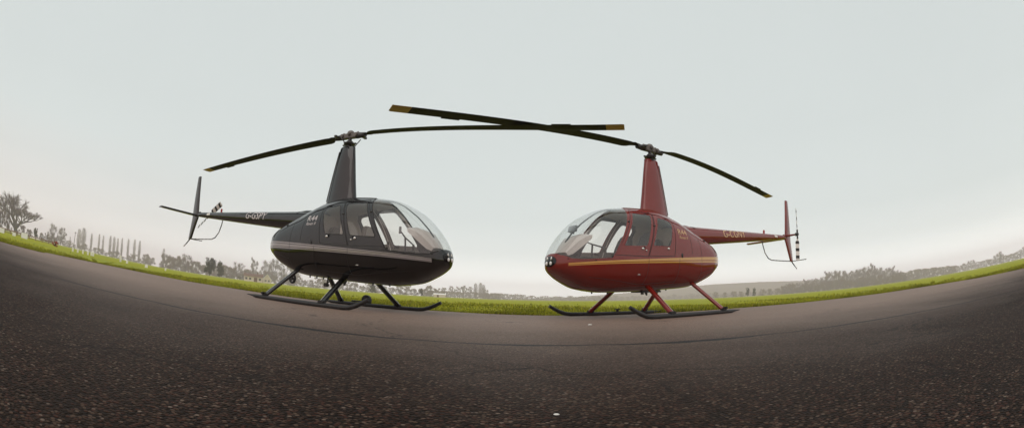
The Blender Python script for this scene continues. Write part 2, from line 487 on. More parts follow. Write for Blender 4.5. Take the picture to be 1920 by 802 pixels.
def helicopter(name, label, pos, yaw, sch):
    root = empty(name, pos, yaw)
    tag(root, label, 'helicopter')
    body, plain = MAT[sch['paint']], MAT[sch['plain']]
    R_ = CAB_R; y = CAB_C[:, 1]; x = CAB_C[:, 0]; z = CAB_C[:, 2]
    shell = region('cabin_shell', R_ == 'cabin_shell', body, root)
    region('cabin_lining', (R_ == 'cabin_shell') & (x > -0.5) & (z > 0.9), MAT['lining'], shell, -0.022, True)
    for s in (-1, 1):
        sm = y * s > 0
        w = region('windscreen', (R_ == 'screen') & sm, MAT['clear'], root)
        strip(SCREEN_REAR[:2] + [(1.01, 1.87)], s, 0.022, MAT['rubber'] if sch['dark'] else plain, 'seal', w, closed=False)
        strip(LOW[:5], s, 0.018, MAT['rubber'] if sch['dark'] else plain, 'seal', w, closed=False)
        for reg, win, dp, wp, hx, hz, hinge in (('fdoor', 'fwin', FDOOR, FWIN, .93, 1.14, [(1.165, 1.575)]), ('rdoor', 'rwin', RDOOR, RWIN, .285, 1.175, [(0.565, 1.56)])):
            d = region('door', (R_ == reg) & sm, body, root)
            region('door_lining', (R_ == reg) & sm, MAT['door_grey'], d, -0.022, True)
            region('window', (R_ == win) & sm, MAT['tinted'], d)
            strip(wp, s, 0.014, MAT['rubber'] if sch['dark'] else MAT[sch['edge']], 'window_seal', d)
            strip(dp, s, 0.008, MAT['rubber'], 'door_seal', d)
            p, n = on_side(hx, hz, s, 0.006)
            h = MB(); h.ball(p, (0.03, 0.016, 0.022))
            p2, n2 = on_side(hx - 0.08, hz - 0.025, s, 0.006)
            h.build('handle', MAT['steel'], d)
            if reg == 'fdoor':
                h = MB(); h.ball(p2, (0.018, 0.012, 0.014)); h.build('lock', MAT['steel'], d)
            hm = MB()
            for hx2, hz2 in hinge:
                p, n = on_side(hx2, hz2, s, 0.006); hm.ball(p, (0.028, 0.012, 0.016))
            hm.build('hinge', MAT['dark_metal'], d)
    # centre strip of the windscreen
    xs = np.linspace(0.95, 2.17, 26); T = np.minimum(station(xs)[0] - .012, np.interp(xs, [.8, 1.19, 1.45, 1.6, 1.74, 1.87, 1.95, 2.05, 2.10, 2.17], [1.93, 1.86, 1.745, 1.645, 1.545, 1.42, 1.345, 1.215, 1.13, 1.04]) + .01)
    m = MB(); m.loft([[(a, -.022, b + .004), (a, .022, b + .004), (a, .022, b - .012), (a, -.022, b - .012)] for a, b in zip(xs, T)])
    m.build('windscreen_bow', MAT['trim'], root)
    # roof side moulding
    for s in (-1, 1):
        m = MB(); pts = []
        for a in np.linspace(-1.35, 1.0, 30):
            Ta, Ba, W, E, zc = [float(q) for q in station(a)]
            zz = zc + (Ta - zc) * 0.965
            pts.append(on_side(a, zz, s, 0.004)[0])
        m.tube(pts, 0.008, 6); m.build('roof_moulding', plain, root)
    # nose lights
    nc = MB()
    ring = []
    for rr in (1.0, 0.75, 0.4, 0.05):
        ring.append([(0, 0, 0)] * 20)
        for k in range(20):
            yy = 0.165 * rr * math.cos(2 * math.pi * k / 20); zz = 0.905 + 0.085 * rr * math.sin(2 * math.pi * k / 20)
            lo = nose_x(yy, zz)
            ring[-1][k] = (lo + 0.008, yy, zz)
    nc.loft(ring, cap=False)
    cover = nc.build('light_cover', MAT['dark_lens'], root)
    for yy in (-0.055, 0.055):
        m = MB(); m.ball((nose_x(yy, .875) + .008, yy, 0.875), (0.014, 0.030, 0.030)); m.build('landing_light', MAT['lamp_glass'], root)
        m = MB(); m.ball((nose_x(yy, .945) + .006, yy, 0.945), (0.010, 0.020, 0.034)); m.build('lamp_glint', MAT['steel'], cover)  # the steel oval stands in for the reflected highlight above each lamp
    # interior
    m = MB()
    rings = []
    for a in np.linspace(-.5, 2.1, 12):
        zf = .70 + max(0, a - 1.3) * .12; wf = float(surf_y(np.array([a]), np.array([zf - .04]))[0]) - .035
        rings.append([(a, -wf, zf), (a, wf, zf), (a, wf - .01, zf - .03), (a, -wf + .01, zf - .03)])
    m.loft(rings)
    m.build('cabin_floor', MAT['door_grey'], root)
    prof = [(w * 0.97, zz) for zz in np.linspace(.6, 1.70, 12) for w in [float(surf_y(np.array([-.47]), np.array([zz]))[0])]]
    m = MB(); o1 = [(-.47, a - .02, b) for a, b in prof] + [(-.47, -a + .02, b) for a, b in prof[::-1]]
    m.loft([o1, [(p[0] - .03, p[1], p[2]) for p in o1]]); m.build('rear_bulkhead', MAT['lining'], root)
    for (sx, sy, kind) in ((0.72, -.30, 0), (0.72, .30, 0), (-.12, -.30, 1), (-.12, .30, 1)):
        st = MB()
        st.loft([[(sx - .18, sy - .23, .70), (sx - .18, sy + .23, .70), (sx - .18, sy + .23, .93), (sx - .18, sy - .23, .93)],
                 [(sx + .32, sy - .23, .70), (sx + .32, sy + .23, .70), (sx + .32, sy + .23, .99), (sx + .32, sy - .23, .99)]])
        so = st.build('seat', MAT[sch['seat']], root, bevel=.03)
        bk = MB()
        lean = .16
        rings = []
        for t, w in ((0, .23), (.3, .235), (.6, .22), (.85, .17), (1, .10)):
            zz = .93 + t * .56; xx = sx - .12 - lean * t
            rings.append([(xx - .05, sy - w, zz), (xx - .05, sy + w, zz), (xx + .05, sy + w, zz), (xx + .05, sy - w, zz)])
        bk.loft(rings); bk.build('backrest', MAT[sch['seatback']], so, bevel=.02)
    # instrument hood and pedestal
    top = [(1.655, 1.375), (1.80, 1.372), (1.98, 1.30), (2.10, 1.17), (2.18, 1.05)]
    bot = [(1.675, 1.295), (1.78, 1.22), (1.90, 1.13), (2.02, 1.03), (2.10, 1.0)]
    m = MB(); rings = []
    for (a, b), (c_, d_) in zip(top, bot):
        w = 0.22 if a < 2 else 0.22 - (a - 2) * 0.35
        rings.append([(a, -w * .6, b), (a, w * .6, b), ((a + c_) / 2, w, (b + d_) / 2 + .02), (c_, w, d_), (c_, -w, d_), ((a + c_) / 2, -w, (b + d_) / 2 + .02)])
    m.loft(rings); hood = m.build('instrument_hood', MAT['hood'], root)
    m = MB(); m.loft([[(1.70, -.19, 1.285), (1.70, .19, 1.285), (1.72, .19, 1.262), (1.72, -.19, 1.262)], [(1.90, -.2, 1.13), (1.90, .2, 1.13), (1.84, .19, 1.10), (1.84, -.19, 1.10)], [(2.08, -.15, 1.0), (2.08, .15, 1.0), (1.88, .17, .98), (1.88, -.17, .98)], [(2.1, -.13, .76), (2.1, .13, .76), (1.75, .15, .74), (1.75, -.15, .74)]])
    m.build('instrument_panel', MAT['trim'], root)
    m = MB(); m.box((1.35, 0, .86), (.75, .16, .30)); m.build('centre_console', MAT['trim'], root, bevel=.02)
    # side sill trim below the windscreen
    for s in (-1, 1):
        m = MB(); rings = []
        for a in np.linspace(1.5, 2.2, 8):
            yy = float(surf_y(np.array([a]), np.array([.92]))[0]) - .025
            yl = float(surf_y(np.array([a]), np.array([.76]))[0]) - .03
            rings.append([(a, s * yy, .945), (a, s * (yy - .05), .96), (a, s * (yl - .05), .76), (a, s * yl, .76)])
        m.loft(rings); m.build('sill_trim', MAT['trim'], root)
    if sch['gps']:
        m = MB(); m.box((1.90, 0, 1.455), (.05, .20, .10), Matrix.Rotation(-.25, 3, 'Y')); m.tube([(1.92, -.03, 1.36), (1.91, -.03, 1.42)], .012, 6); m.tube([(1.92, .05, 1.36), (1.91, .05, 1.42)], .012, 6)
        m.build('navigation_screen', MAT['dark_metal'], root, bevel=.01)
    # cyclic stick with its tilting bar
    m = MB(); m.tube([(1.50, 0, .95), (1.50, 0, 1.12), (1.49, 0, 1.235)], .016, 8)
    tl = sch['tilt']
    m.tube([(1.47, .30 * tl, 1.15), (1.49, 0, 1.235), (1.53, -.22 * tl, 1.32)], .013, 8)
    m.tube([(1.47, .30 * tl, 1.15), (1.46, .31 * tl, 1.04)], .022, 8); m.tube([(1.53, -.22 * tl, 1.38), (1.53, -.22 * tl, 1.27)], .022, 8)
    m.build('cyclic_stick', MAT['dark_metal'], root)
    # mast fairing: tapered streamlined column
    m = MB(); rings = []
    for zz, x0, x1, t in ((None, .33, -.44, .27), (2.0, .31, -.415, .25), (2.3, .262, -.352, .215), (2.7, .20, -.27, .175), (2.96, .155, -.215, .15), (2.99, .13, -.19, .11)):
        n = 28; ring = []
        for k in range(n):
            a = 2 * math.pi * k / n
            cx = (x0 + x1) / 2; hl = (x0 - x1) / 2
            u = math.cos(a)
            w = t / 2 * (abs(math.sin(a)) ** 0.75) * (1.0 if u > 0 else (1 - 0.45 * u * u)) * (1 if math.sin(a) >= 0 else -1)
            zr = zz
            if zz is None:
                Ta, Ba, W, E, zc = [float(q) for q in station(cx + hl * u)]
                zr = zc + (Ta - zc) * (1 - min(.95, abs(w) / W) ** E) ** (1 / E) - .008
            ring.append((cx + hl * u, w, zr))
        rings.append(ring)
    m.loft(rings); mf = m.build('mast_fairing', plain, root, angle=55)
    for s in (-1, 1):
        m = MB(); m.tube([(-.40, s * .03, 1.93), (-.215, s * .02, 2.90)], .016, 6)
        m.build('edge_moulding', MAT['dark_metal'], mf)
    # rotor mast, swashplate and hub
    m = MB(); m.tube([(0, 0, 2.95), (0, 0, 3.16)], .036, 12); m.tube([(0, 0, 2.96), (0, 0, 3.0)], [.085, .07], 14)
    m.build('rotor_mast', MAT['dark_metal'], root)
    m = MB(); m.tube([(0, 0, 3.02), (0, 0, 3.045), (0, 0, 3.075)], [.105, .12, .085], 16); m.tube([(0, 0, 3.075), (0, 0, 3.10)], .06, 12)
    for s in (-1, 1):
        m.box((.13 * s, 0, 3.035), (.08, .03, .025)); m.box((0, .12 * s, 3.03), (.03, .08, .025))
    m.build('swashplate', MAT['dark_metal'], root)
    psi = sch['psi']
    d = Vector((math.cos(psi), math.sin(psi), 0)); le = Vector((-math.sin(psi), math.cos(psi), 0))
    rot = Matrix((d, le, Vector((0, 0, 1)))).transposed()
    hz = 3.205
    m = MB(); m.box((0, 0, hz), (.42, .10, .10), rot); m.ball((0, 0, hz + .055), (.075, .075, .06)); m.tube([Vector((0, 0, hz + .02)) - le * .10, Vector((0, 0, hz + .02)) + le * .10], .034, 10)
    for s in (-1, 1):
        c = d * (.17 * s) + Vector((0, 0, hz)); m.tube([c - le * .085, c + le * .085], .042, 10); m.ball(c + Vector((0, 0, .05)), .03)
    hub = m.build('rotor_hub', MAT['hub_metal'], root, bevel=.012)
    for s in (-1, 1):
        m = MB(); m.tube([d * (.16 * s) + Vector((0, 0, hz - .005)), d * (.36 * s) + Vector((0, 0, hz - .01))], [.062, .048], 12)
        m.box(d * (.26 * s) + le * (.10 * s) + Vector((0, 0, hz - .02)), (.05, .14, .035), rot)
        m.build('blade_grip', MAT['dark_metal'], root)
        m = MB(); m.tube([le * (.15 * s) + d * (.02 * s) + Vector((0, 0, 3.035)), d * (.24 * s) * .6 + le * (.16 * s) + Vector((0, 0, hz - .03))], .009, 6)
        m.build('pitch_link', MAT['dark_metal'], root)
    rotor_blade(root, psi, sch['prof'][0], hz, MAT[sch['blade']], MAT['blade_yellow'])
    rotor_blade(root, psi + math.pi, sch['prof'][1], hz, MAT[sch['blade']], MAT['blade_yellow'])
    # tail boom
    m = MB(); rings = []
    def boom(x_): t = (-1.0 - x_) / 4.75; return 1.575 + .325 * t, .198 - .137 * t
    for a in np.linspace(-.75, -5.72, 24):
        cz, r = boom(a); rings.append([(a, r * math.cos(2 * math.pi * k / 32), cz + r * math.sin(2 * math.pi * k / 32)) for k in range(32)])
    cz, r = boom(-5.72); rings.append([(-5.77, r * .6 * math.cos(2 * math.pi * k / 32), cz + r * .6 * math.sin(2 * math.pi * k / 32)) for k in range(32)])
    m.loft(rings); bo = m.build('tail_boom', plain, root)
    for a in (-1.95, -2.75, -3.55, -4.35, -5.15):
        m = MB(); cz, r = boom(a); m.tube([(a - .006, 0, cz), (a + .006, 0, cz)], r + .0015, 32, cap=False)
        m.build('boom_joint', plain, bo)
    # dark intake slot ahead of the boom
    m = MB(); cz, r = boom(-1.12); m.loft([[(-1.12 + k * .0 - dx, (r + .004) * math.sin(a), cz + (r + .004) * math.cos(a)) for a in np.linspace(-.75, .75, 12)] for k, dx in ((0, 0), (1, .05))], cap=False, closed=False)
    m.build('intake_slot', MAT['rubber'], root)
    m = MB(); m.tube([(-.62, 0, 1.70), (-.95, 0, 1.735), (-1.10, 0, 1.74)], [.075, .06, .045], 12, sy=1.6); m.build('intake_fairing', plain, root)
    lmat = MAT[sch['letter']]
    for s in (-1, 1):
        def mp(u, v, s=s):
            a = (-3.02 + u) if s < 0 else (-2.20 - u)
            cz, r = boom(a); ang = (v - .035) / r * .92
            return (a, s * (r + .003) * math.cos(ang), cz + (r + .003) * math.sin(ang))
        lettering(sch['reg'], 0.86 if s < 0 else 1.02, 0.185, mp, lmat, bo, shear=0.22 if sch['dark'] else 0.0)
        def mp2(u, v, s=s):
            a = (-.33 + u) if s < 0 else (-.07 - u)
            p, n = on_side(a, 1.465 + v, s, .004); return p
        lettering('R44', .27, .10, mp2, lmat, shell)
        def mp3(u, v, s=s):
            a = (-.33 + u) if s < 0 else (-.07 - u)
            p, n = on_side(a, 1.385 + v, s, .004); return p
        lettering('Raven II', .27, .055, mp3, lmat, shell, shear=.3)
        # rear cowl louvres
        for k in range(3):
            m = MB(); z0 = 1.232 + k * .036
            pts = [(-1.56 + .03 * k + t * .22, z0 - .035 + t * .085) for t in np.linspace(0, 1, 7)]
            rings = []
            for a, b in pts:
                p, n = on_side(a, b, s, .005); q, n2 = on_side(a, b - .022, s, .005)
                rings.append([p, q, q - n2 * .01, p - n * .01])
            m.loft(rings)
            m.build('louvre', MAT['rubber'], root)
        # small intake below the lettering and drain on the flank
        p, n = on_side(-.10, 1.08, s, -.004); m = MB(); m.ball(p, (.030, .016, .045)); m.build('fuel_drain', MAT['rubber'], root)
        p, n = on_side(.97, .715, s, -.002); m = MB(); m.ball(p, (.035, .014, .010)); m.build('step_latch', MAT['steel'], root)
        p, n = on_side(-1.0, 1.42, s, .003); m = MB(); m.ball(p, (.055, .012, .014)); m.build('cowl_latch', MAT['rubber'], root)
    # panel seams of the cowling
    for s in (-1, 1):
        for line in ([(-.74, .60), (-.74, 1.60)], [(-.03, .56), (-.03, 1.02)], [(-.03, .62), (.9, .56), (1.9, .66)], [(-.74, .78), (-1.55, .95)], [(.78, .56), (.78, .98)], [(-.42, 1.12), (-.42, 1.66)]):
            strip(line, s, 0.007, MAT['rubber'], 'panel_seam', shell, closed=False, lift=.0015)
    # placard and beacon on the boom
    for s in (-1, 1):
        m = MB(); cz, r = boom(-5.05)
        m.loft([[(-5.05 + dx, s * (r + .003) * math.cos(a), cz + (r + .003) * math.sin(a)) for a in (-.1, .2, .5, .7)] for dx in (-.09, .09)], cap=False, closed=False)
        m.build('placard', MAT['white'], bo)
    m = MB(); cz, r = boom(-4.45); m.tube([(-4.45, 0, cz + r - .01), (-4.45, 0, cz + r + .03)], .026, 12); m.ball((-4.45, 0, cz + r + .055), (.03, .03, .042)); m.build('beacon_light', MAT['red_lens'], root)
    # fins
    def fin(secs, name, mat, parent, axis):
        m = MB(); rings = []
        for (zz, le_, te_, t) in secs:
            rings.append([((le_ - a), b, zz) if axis == 'z' else ((le_ - a), zz, 1.865 + b) for a, b in foil(le_ - te_, t)])
        m.loft(rings); return m.build(name, mat, parent)
    m = fin([(3.0, -5.985, -6.175, .05), (2.95, -5.97, -6.18, .05), (1.93, -5.80, -6.20, .07), (1.82, -5.79, -6.20, .07), (1.25, -6.11, -6.33, .05), (1.22, -6.14, -6.33, .04)], 'vertical_stabilizer', plain, root, 'z')
    fin([(-1.36, -5.70, -5.98, .05), (-1.34, -5.67, -6.0, .05), (-.02, -5.66, -6.0, .06)], 'horizontal_stabilizer', plain, root, 'y')
    # tail rotor on the left side
    m = MB(); m.tube([(-5.70, 0, 1.93), (-5.85, .02, 1.945), (-5.85, .40, 1.945)], [.05, .035, .022], 10); m.build('tail_gearbox', plain, root)
    tr = MB(); tr.tube([(-5.85, .36, 1.945), (-5.85, .46, 1.945)], [.05, .035], 12); a = sch['tpsi']; dd = Vector((math.cos(a), 0, math.sin(a))); pp = Vector((-math.sin(a), 0, math.cos(a)))
    tr.tube([Vector((-5.85, .42, 1.945)) - dd * .13, Vector((-5.85, .42, 1.945)) + dd * .13], .028, 8)
    tro = tr.build('tail_rotor', MAT['dark_metal'], root)
    for s in (-1, 1):
        m = MB(); rings = []
        for r in np.linspace(.12, .735, 14):
            c = .125 if r > .2 else .06
            rings.append([Vector((-5.85, .42, 1.945)) + dd * (s * r) + pp * (s * (q - .4 * c)) + Vector((0, b - .55 * (q - .4 * c), 0)) for q, b in foil(c, .022)])
        m.loft(rings)
        o = m.build('tail_blade', MAT['tail_blade'], tro)
        me = o.data; uv = me.uv_layers.new(name='UVMap')
        for lp in me.loops:
            q = me.vertices[lp.vertex_index].co - Vector((-5.85, .42, 1.945)); rr = abs(q.dot(dd))
            u = (rr - .12) / .615
            uv.data[lp.index].uv = (u * 1.5 + .12, 0)
    # tail guard
    pts = [(-4.32, 0, 1.70), (-4.36, 0, 1.58), (-4.46, 0, 1.40), (-4.64, 0, 1.27), (-4.84, 0, 1.225), (-5.4, 0, 1.225), (-6.2, 0, 1.235)]
    sm = []
    for i in range(len(pts) - 1):
        sm += [Vector(pts[i]).lerp(Vector(pts[i + 1]), t / 6) for t in range(6)]
    sm.append(Vector(pts[-1]))
    m = MB(); m.tube(sm, .0135, 8); m.tube([(-6.2, 0, 1.235), (-6.27, .2, 1.24), (-6.30, .50, 1.25)], .011, 6); m.tube([(-6.2, 0, 1.24), (-6.42, 0, 1.12), (-6.62, 0, 1.02)], [.02, .016, .014], 8)
    o = m.build('tail_guard', MAT['guard'], root)
    me = o.data; uv = me.uv_layers.new(name='UVMap')
    for lp in me.loops:
        q = me.vertices[lp.vertex_index].co; uv.data[lp.index].uv = ((q.x - q.z) * .9, 0)
    # landing gear
    gear = plain
    for s in (-1, 1):
        m = MB()
        pts = [(-1.42, .05, .006), (-1.25, .045, .018), (-1.12, .038, .034), (-.4, .038, .038), (.6, .038, .038), (1.12, .040, .038), (1.26, .052, .038), (1.38, .085, .036), (1.50, .135, .033), (1.62, .195, .029)]
        m.tube([(a, s * 1.075, b) for a, b, r in pts], [r for a, b, r in pts], 12)
        sk = m.build('skid', MAT['skid_metal'], root)
        for cx_, ln in ((-.55, .9), (.75, .7)):
            m = MB(); m.box((cx_, s * 1.075, .008), (ln, .05, .014)); m.build('skid_shoe', MAT['skid_metal'], sk, bevel=.004)
        for (xb, xt, zt, front) in ((-.84, -.66, .60, 0), (.66, .57, .53, 1)):
            m = MB(); rings = []
            A = Vector((xb, s * 1.06, .085)); B_ = Vector((xt, s * .42, zt))
            for t in np.linspace(0, 1, 6):
                c = A.lerp(B_, t); rings.append([(c.x + .065 - a, c.y + b * s, c.z + b * .8) for a, b in foil(.135, .055)])
            m.loft(rings); o = m.build('skid_strut', gear, root)
            m = MB(); m.box((xb, s * 1.07, .085), (.15, .07, .055)); m.build('strut_foot', MAT['skid_metal'], o, bevel=.015)
            if not front:
                m = MB(); m.box((xb - .02, s * 1.07, .11), (.045, .14, .03)); m.tube([(xb, s * 1.0, .12), (xb, s * 1.15, .12)], .012, 6); m.build('tow_fitting', MAT['skid_metal'], sk)
    # belly fittings
    for a, h in ((-.55, .03), (-.36, .03), (-.18, .025), (1.0, .025), (1.35, .02)):
        m = MB(); Ba = float(station(a)[1]); m.tube([(a, -.18, Ba - h), (a, -.18, Ba + .05)], .014, 6)
        m.build('belly_drain', MAT['dark_metal'], root)
    m = MB(); Ba = float(station(.22)[1]); m.loft([[(.27, -.012, Ba + .02), (.27, .012, Ba + .02), (.17, .012, Ba + .02), (.17, -.012, Ba + .02)], [(.20, -.006, Ba - .085), (.20, .006, Ba - .085), (.17, .006, Ba - .085), (.17, -.006, Ba - .085)]]); m.build('antenna_blade', MAT['dark_metal'], root)
    if sch['dark']:
        # ground handling wheels
        for (wx, wy, wz, rr, axx) in ((-.20, 1.17, .125, .115, 1),):
            w = MB(); w.tube([(wx, wy - .035, wz), (wx, wy - .03, wz), (wx, wy + .03, wz), (wx, wy + .035, wz)], [rr * .86, rr, rr, rr * .86], 24)
            w.tube([(wx - .34, wy - .08, .095), (wx + .1, wy - .08, .10)], .016, 6); w.tube([(wx, wy - .1, wz), (wx, wy + .05, wz)], .018, 8)
            wo = w.build('handling_wheel', MAT['rubber'], root)
            m = MB(); m.disc((wx, wy - .037, wz), (0, 1, 0), rr * .45, .01); m.build('wheel_hub', MAT['dark_metal'], wo)
        c = Vector((-.80, -.42, .43)); m = MB()
        for k in range(28):
            a0, a1 = 2 * math.pi * k / 28, 2 * math.pi * (k + 1) / 28
            m.tube([c + Vector((math.cos(a0), 0, math.sin(a0))) * .078, c + Vector((math.cos(a1), 0, math.sin(a1))) * .078], .022, 8, cap=False)
        wo = m.build('spoked_wheel', MAT['rubber'], root)
        m = MB(); m.disc(c, (0, 1, 0), .025, .05)
        for k in range(5):
            a0 = 2 * math.pi * k / 5 + .2; m.tube([c, c + Vector((math.cos(a0), 0, math.sin(a0))) * .07], .011, 6)
        m.tube([c + Vector((0, -.03, 0)), c + Vector((.05, .12, .19))], .013, 6); m.build('wheel_spokes', MAT['dark_metal'], wo)
        Ba = .47
        m = MB(); m.tube([(-.12, -.12, .52), (-.14, -.12, .36)], .014, 6); m.tube([(-.02, -.12, .50), (-.16, -.12, .37)], .012, 6); m.tube([(-.16, -.16, .37), (-.16, -.08, .37)], .035, 12); m.build('fuel_pump', MAT['dark_metal'], root)
        m = MB(); m.ball((-.20, -.13, .345), (.022, .022, .034)); m.build('drain_bulb', MAT['white'], root)
    else:
        m = MB(); m.tube([(.42, .12, .50), (.42, .12, .40)], .03, 8); m.box((.2, 0, .455), (.5, .3, .03)); m.build('belly_box', MAT['dark_metal'], root)
        m = MB(); m.tube([(-.05, -1.075, .07), (-.05, -1.075, .13)], .03, 8); m.box((-.05, -1.075, .12), (.12, .05, .02)); m.build('wheel_fitting', MAT['skid_metal'], root)
    return root

B_RIGHT = [(.352, 3.205), (1.12, 3.178), (1.912, 3.13), (2.649, 3.062), (3.4, 3.005), (4.0, 2.966), (5.0, 2.922)]
B_LEFT = [(.3, 3.2), (.788, 3.195), (2.06, 3.126), (3.645, 3.044), (5.0, 2.958)]
R_LEFT = [(.25, 3.235), (.98, 3.195), (1.667, 3.145), (2.68, 3.075), (3.657, 2.975), (4.3, 2.911), (4.97, 2.87)]
R_RIGHT = [(.312, 3.232), (1.1, 3.235), (1.725, 3.22), (2.96, 3.132), (4.5, 3.012), (5.06, 2.962)]
YAW_B, YAW_R = -0.356675, 3.632553
black = helicopter('helicopter', 'glossy black helicopter with silver coachlines facing right, its skids on the tarmac', (-3.13457, 7.76419, 0), YAW_B,
    dict(paint='black_paint', plain='black_plain', dark=True, edge='black_plain', seat='seat_grey', seatback='seat_grey', gps=False, tilt=1.0, letter='silver_letter', reg='G-GSPY',
         psi=-0.26802 - YAW_B, prof=(B_RIGHT, B_LEFT), tpsi=R(24), blade='blade'))
red = helicopter('helicopter', 'dark red helicopter with gold coachline facing left, its skids on the tarmac', (2.66251, 8.12071, 0), YAW_R,
    dict(paint='red_paint', plain='red_plain', dark=False, edge='red_plain', seat='seat_tan', seatback='seat_dark', gps=True, tilt=1.0, letter='gold_letter', reg='G-CGNY',
         psi=3.651489 - YAW_R, prof=(R_LEFT, R_RIGHT), tpsi=R(92), blade='blade'))

# ------------------------------------------------------------------ ground
EDGE = [(-13.6, -30), (-14.0, 3.5), (-15.2, 6.7), (-16.2, 8.8), (-16.6, 10.6), (-15.4, 12.0), (-13.0, 12.15), (-10.6, 11.6), (-9.0, 11.5), (-7.7, 11.3), (-5.3, 10.2), (-3.4, 9.55), (-1.3, 9.25), (0, 8.95), (1.1, 8.87), (3.2, 9.65), (5.9, 10.66), (7.3, 10.95), (8.6, 11.0), (10.3, 11.1), (12.2, 10.7), (14.4, 10.3), (15.3, 9.0), (15.2, 7.0), (15.3, 4.8), (15.6, -30)]
def catmull(P, n=6):
    P = [Vector(p) for p in P]; out = []
    for i in range(len(P) - 1):
        a, b, c, d = P[max(i - 1, 0)], P[i], P[i + 1], P[min(i + 2, len(P) - 1)]
        for k in range(n):
            t = k / n
            out.append(0.5 * ((2 * b) + (c - a) * t + (2 * a - 5 * b + 4 * c - d) * t * t + (3 * b - a - 3 * c + d) * t ** 3))
    out.append(P[-1]); return out
EC = catmull(EDGE, 7)

def smooth(a, b, v):
    t = np.clip((v - a) / (b - a), 0, 1); return t * t * (3 - 2 * t)
def terrain(x, y):
    x = np.asarray(x, float); y = np.asarray(y, float)
    r = np.hypot(x, y); az = np.degrees(np.arctan2(x, y))
    z = 0.36 * smooth(20, 70, r) * smooth(38, 60, -az) * (1 + np.clip((r - 70) / 80, 0, 7))
    z = z + 0.6 * smooth(60, 450, r) * smooth(40, 60, az)
    # ridge of the far hill
    crest = np.interp(az, [-2, 6, 14, 22, 26, 32, 38, 46, 56], [0, 7, 20, 34, 38, 37.5, 32, 20, 0])
    z = z + crest * smooth(900, 1250, r)
    return z

# terrain grid (polar so that the far part stays light)
rad = np.concatenate([np.linspace(0.01, 30, 30), np.geomspace(33, 1500, 48)])
ang = np.linspace(-math.pi, math.pi, 361)[:-1]
RR, AA = np.meshgrid(rad, ang, indexing='ij')
GX, GY = RR * np.sin(AA), RR * np.cos(AA); GZ = terrain(GX, GY)
nr, na = RR.shape
idx = np.arange(nr * na).reshape(nr, na)
F = np.stack([idx[:-1, :], np.roll(idx, -1, 1)[:-1, :], np.roll(idx, -1, 1)[1:, :], idx[1:, :]], -1).reshape(-1, 4)[:, ::-1]

def grass_mat():
    m, t, p = newmat('meadow_grass')
    tc = t.node('ShaderNodeTexCoord').outputs['Object']
    mp = t.node('ShaderNodeMapping'); mp.inputs['Scale'].default_value = (1, 1, 1); t.lk(tc, mp.inputs[0])
    big = t.noise(mp.outputs[0], 0.09, 4); mid = t.noise(mp.outputs[0], 0.9, 5); fin = t.noise(mp.outputs[0], 14, 4)
    c = t.mix(mid, (0.265, 0.275, 0.013), (0.40, 0.395, 0.022))
    c = t.mix(t.ramp(big, [(0.4, (0, 0, 0)), (0.7, (1, 1, 1))]), c, (0.27, 0.30, 0.045))
    c = t.mix(t.math('MULTIPLY', t.ramp(fin, [(0.45, (0, 0, 0)), (0.8, (1, 1, 1))]), 0.5), c, (0.10, 0.14, 0.012))
    ln = t.node('ShaderNodeVectorMath', operation='LENGTH'); t.lk(tc, ln.inputs[0])
    fld = t.node('ShaderNodeMapRange'); t.lk(ln.outputs['Value'], fld.inputs[0]); fld.inputs[1].default_value = 620; fld.inputs[2].default_value = 820
    c = t.mix(fld.outputs[0], c, t.mix(big, (0.16, 0.125, 0.085), (0.11, 0.095, 0.06)))
    t.lk(c, p.inputs['Base Color']); p.inputs['Roughness'].default_value = 0.9; p.inputs['Specular IOR Level'].default_value = 0.05
    b = t.node('ShaderNodeBump'); b.inputs['Strength'].default_value = 0.8; b.inputs['Distance'].default_value = 0.05
    t.lk(t.math('ADD', fin, mid), b.inputs['Height']); t.lk(b.outputs[0], p.inputs['Normal'])
    return m
MAT['grass_ground'] = grass_mat()
g = np_mesh('ground', np.stack([GX, GY, GZ], -1).reshape(-1, 3), F, MAT['grass_ground'], smooth=True); tag(g, kind='structure')

